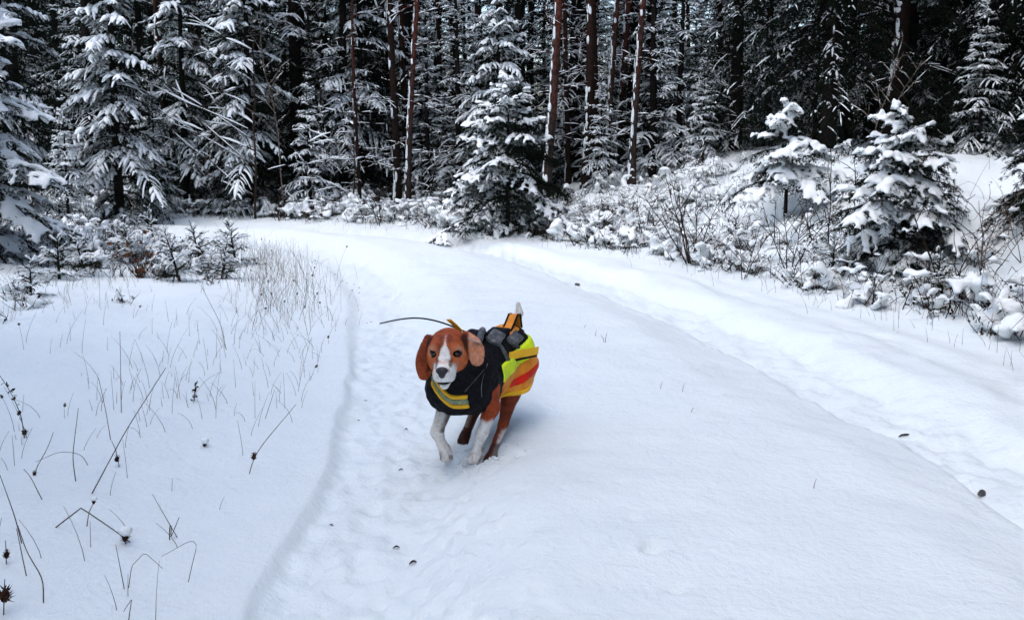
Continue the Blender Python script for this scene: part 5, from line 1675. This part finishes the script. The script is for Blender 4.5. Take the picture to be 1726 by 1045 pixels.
# blades on the hump between the tracks
for u, v, h, lab in [(1020, 577, 0.055, 'pair of short blades on the hump, right of the dog'), (1003, 566, 0.035, 'tiny blade on the hump, right of the dog'), (1113, 655, 0.035, 'thin short blade on the hump, left of two'),
                     (1150, 660, 0.040, 'thin short blade on the hump, right of two'), (1165, 694, 0.018, 'tiny stub on the hump below two thin blades'), (1371, 822, 0.030, 'lone short blade on the hump near the right track'), (985, 552, 0.02, 'tiny stub on the hump level with the dog tail')]:
    b = at(u, v)
    curves = [np.array([[0, 0, -0.01], [0.003, 0, h * 0.5], [0.010, 0.004, h]])]
    if 'pair' in lab: curves.append(np.array([[-0.004, 0, -0.01], [-0.010, 0, h * 0.4], [-0.024, 0.004, h * 0.75]]))
    vv, ff = tubes(curves, [np.array([0.0014, 0.0012, 0.0006])] * len(curves), 4)
    o = obj('grass_blade', np_mesh('grass_blade', vv, ff, True, [M['pale_grass' if h < 0.05 else 'dry_grass']]), None, None, b)
    tag(o, lab, 'grass blade', 'blades on the hump')

# ---- stones, twigs and leaf bits lying on the road
def stone(u, v, r, label, seed):
    b = at(u, v)
    vv, ff = ball((0, 0, 0), (r * 1.35, r, r * 0.62), None, 14, 10)
    vv = vv * (1 + 0.30 * vnoise(vv[:, 0] / r * 1.3 + seed, vv[:, 1] / r * 1.3, vv[:, 2] / r * 1.3, seed))[:, None]
    o = obj('stone', np_mesh('stone', vv, ff, False, [M['stone']]), None, None, b + Vector((0, 0, r * 0.25)))
    o.rotation_euler = (0, 0, seed)
    tag(o, label, 'stone')
stone(1655, 832, 0.0145, 'dark stone in the right wheel track near the picture edge', 1)
stone(973, 480, 0.020, 'small dark stone in the right wheel track before the bend', 2)
b = at(1523, 736)
vv, ff = tubes([np.array([[-0.02, 0, 0.002], [-0.006, 0.004, 0.008], [0.008, 0.002, 0.010], [0.022, 0.0, 0.012]])], [np.array([0.002, 0.0035, 0.004, 0.0025])], 6)
tag(obj('twig_piece', np_mesh('twig_piece', vv, ff, True, [M['twig']]), None, None, b), 'short dark bit of twig in the right wheel track', 'twig')
rl = np.random.default_rng(15)
leaf_at = [(668, 924, 1.0, 'curled leaf bit near the bottom, left of the other'), (697, 950, 1.2, 'curled leaf bit near the bottom, right of the other'), (558, 886, 0.7, 'thin leaf bit beside the left crease of the track'), (684, 724, 0.8, 'leaf bit just left of the dog legs'),
           (616, 676, 0.7, 'leaf bit in the left track, upper of two'), (604, 709, 0.6, 'leaf bit in the left track, lower of two'), (676, 793, 0.9, 'thin leaf bit left of the dog paws'),
           (593, 490, 1.1, 'upper left bit of the dark leaf knot in the left track behind the dog'), (605, 486, 1.1, 'upper right bit of the dark leaf knot in the left track'), (606, 495, 1.1, 'lower right bit of the dark leaf knot in the left track'), (597, 480, 0.9, 'topmost bit of the dark leaf knot in the left track'), (578, 475, 1.0, 'leaf bit just above the knot in the left track'), (565, 463, 1.0, 'leaf bit well above the knot in the left track'), (585, 478, 0.8, 'small leaf bit touching the knot from above left'), (531, 440, 1.3, 'farthest leaf bit at the bend, nearest the pale grass tufts'), (626, 543, 0.7, 'tiny leaf bit right of the left track beside the antenna tip'), (618, 545, 0.6, 'tinier leaf bit left of the one beside the antenna tip')]
for u, v, s, lab in leaf_at:
    b = at(u, v)
    t = np.linspace(-1, 1, 6)
    s = s * 0.7
    wv = 0.006 * s * np.sqrt(np.clip(1 - t * t, 0.03, 1))
    ctr_ = np.stack([t * 0.015 * s, 0.002 * t * t, 0.010 * s * (1 - t * t) + 0.002], 1)
    vv = np.concatenate([ctr_ + np.stack([0 * t, wv, 0 * t], 1), ctr_ - np.stack([0 * t, wv, 0 * t], 1), ctr_ + np.stack([0 * t, wv, 0 * t - 0.0015], 1), ctr_ - np.stack([0 * t, wv, 0 * t + 0.0015], 1)])
    q = np.arange(5)
    ff = np.concatenate([np.stack([q, q + 6, q + 7, q + 1], -1), np.stack([q + 12, q + 13, q + 19, q + 18], -1), np.stack([q, q + 1, q + 13, q + 12], -1), np.stack([q + 6, q + 18, q + 19, q + 7], -1)])
    o = obj('leaf_bit', np_mesh('leaf_bit', vv, ff, False, [M['seed_head']]), None, None, b)
    o.rotation_euler = (0, 0, rl.uniform(-0.6, 0.6))
    tag(o, lab or 'dark leaf bit in the cluster on the left wheel track far behind the dog', 'leaf', 'leaf bits lying on the road')

# ---- crumbs of snow thrown up round the paws
rk = np.random.default_rng(33)
cr = []
for k in range(70):
    px_, py_ = [(-0.14, 3.06), (-0.08, 3.08), (-0.20, 3.12)][rk.integers(0, 3)]
    x_, y_ = px_ + rk.normal(0, 0.05), py_ + rk.normal(0, 0.05)
    r_ = rk.uniform(0.002, 0.007)
    vv, ff = ball((x_, y_, tz(x_, y_) + r_ * 0.4), (r_ * rk.uniform(0.8, 1.6), r_, r_ * 0.8), None, 6, 5)
    cr.append((vv, ff))
vv, ff = join_arrays(cr)
tag(obj('snow_crumbs', np_mesh('snow_crumbs', vv, ff, True, [M['snow']])), 'loose crumbs of snow kicked up round the dog paws', 'snow', kind='stuff')
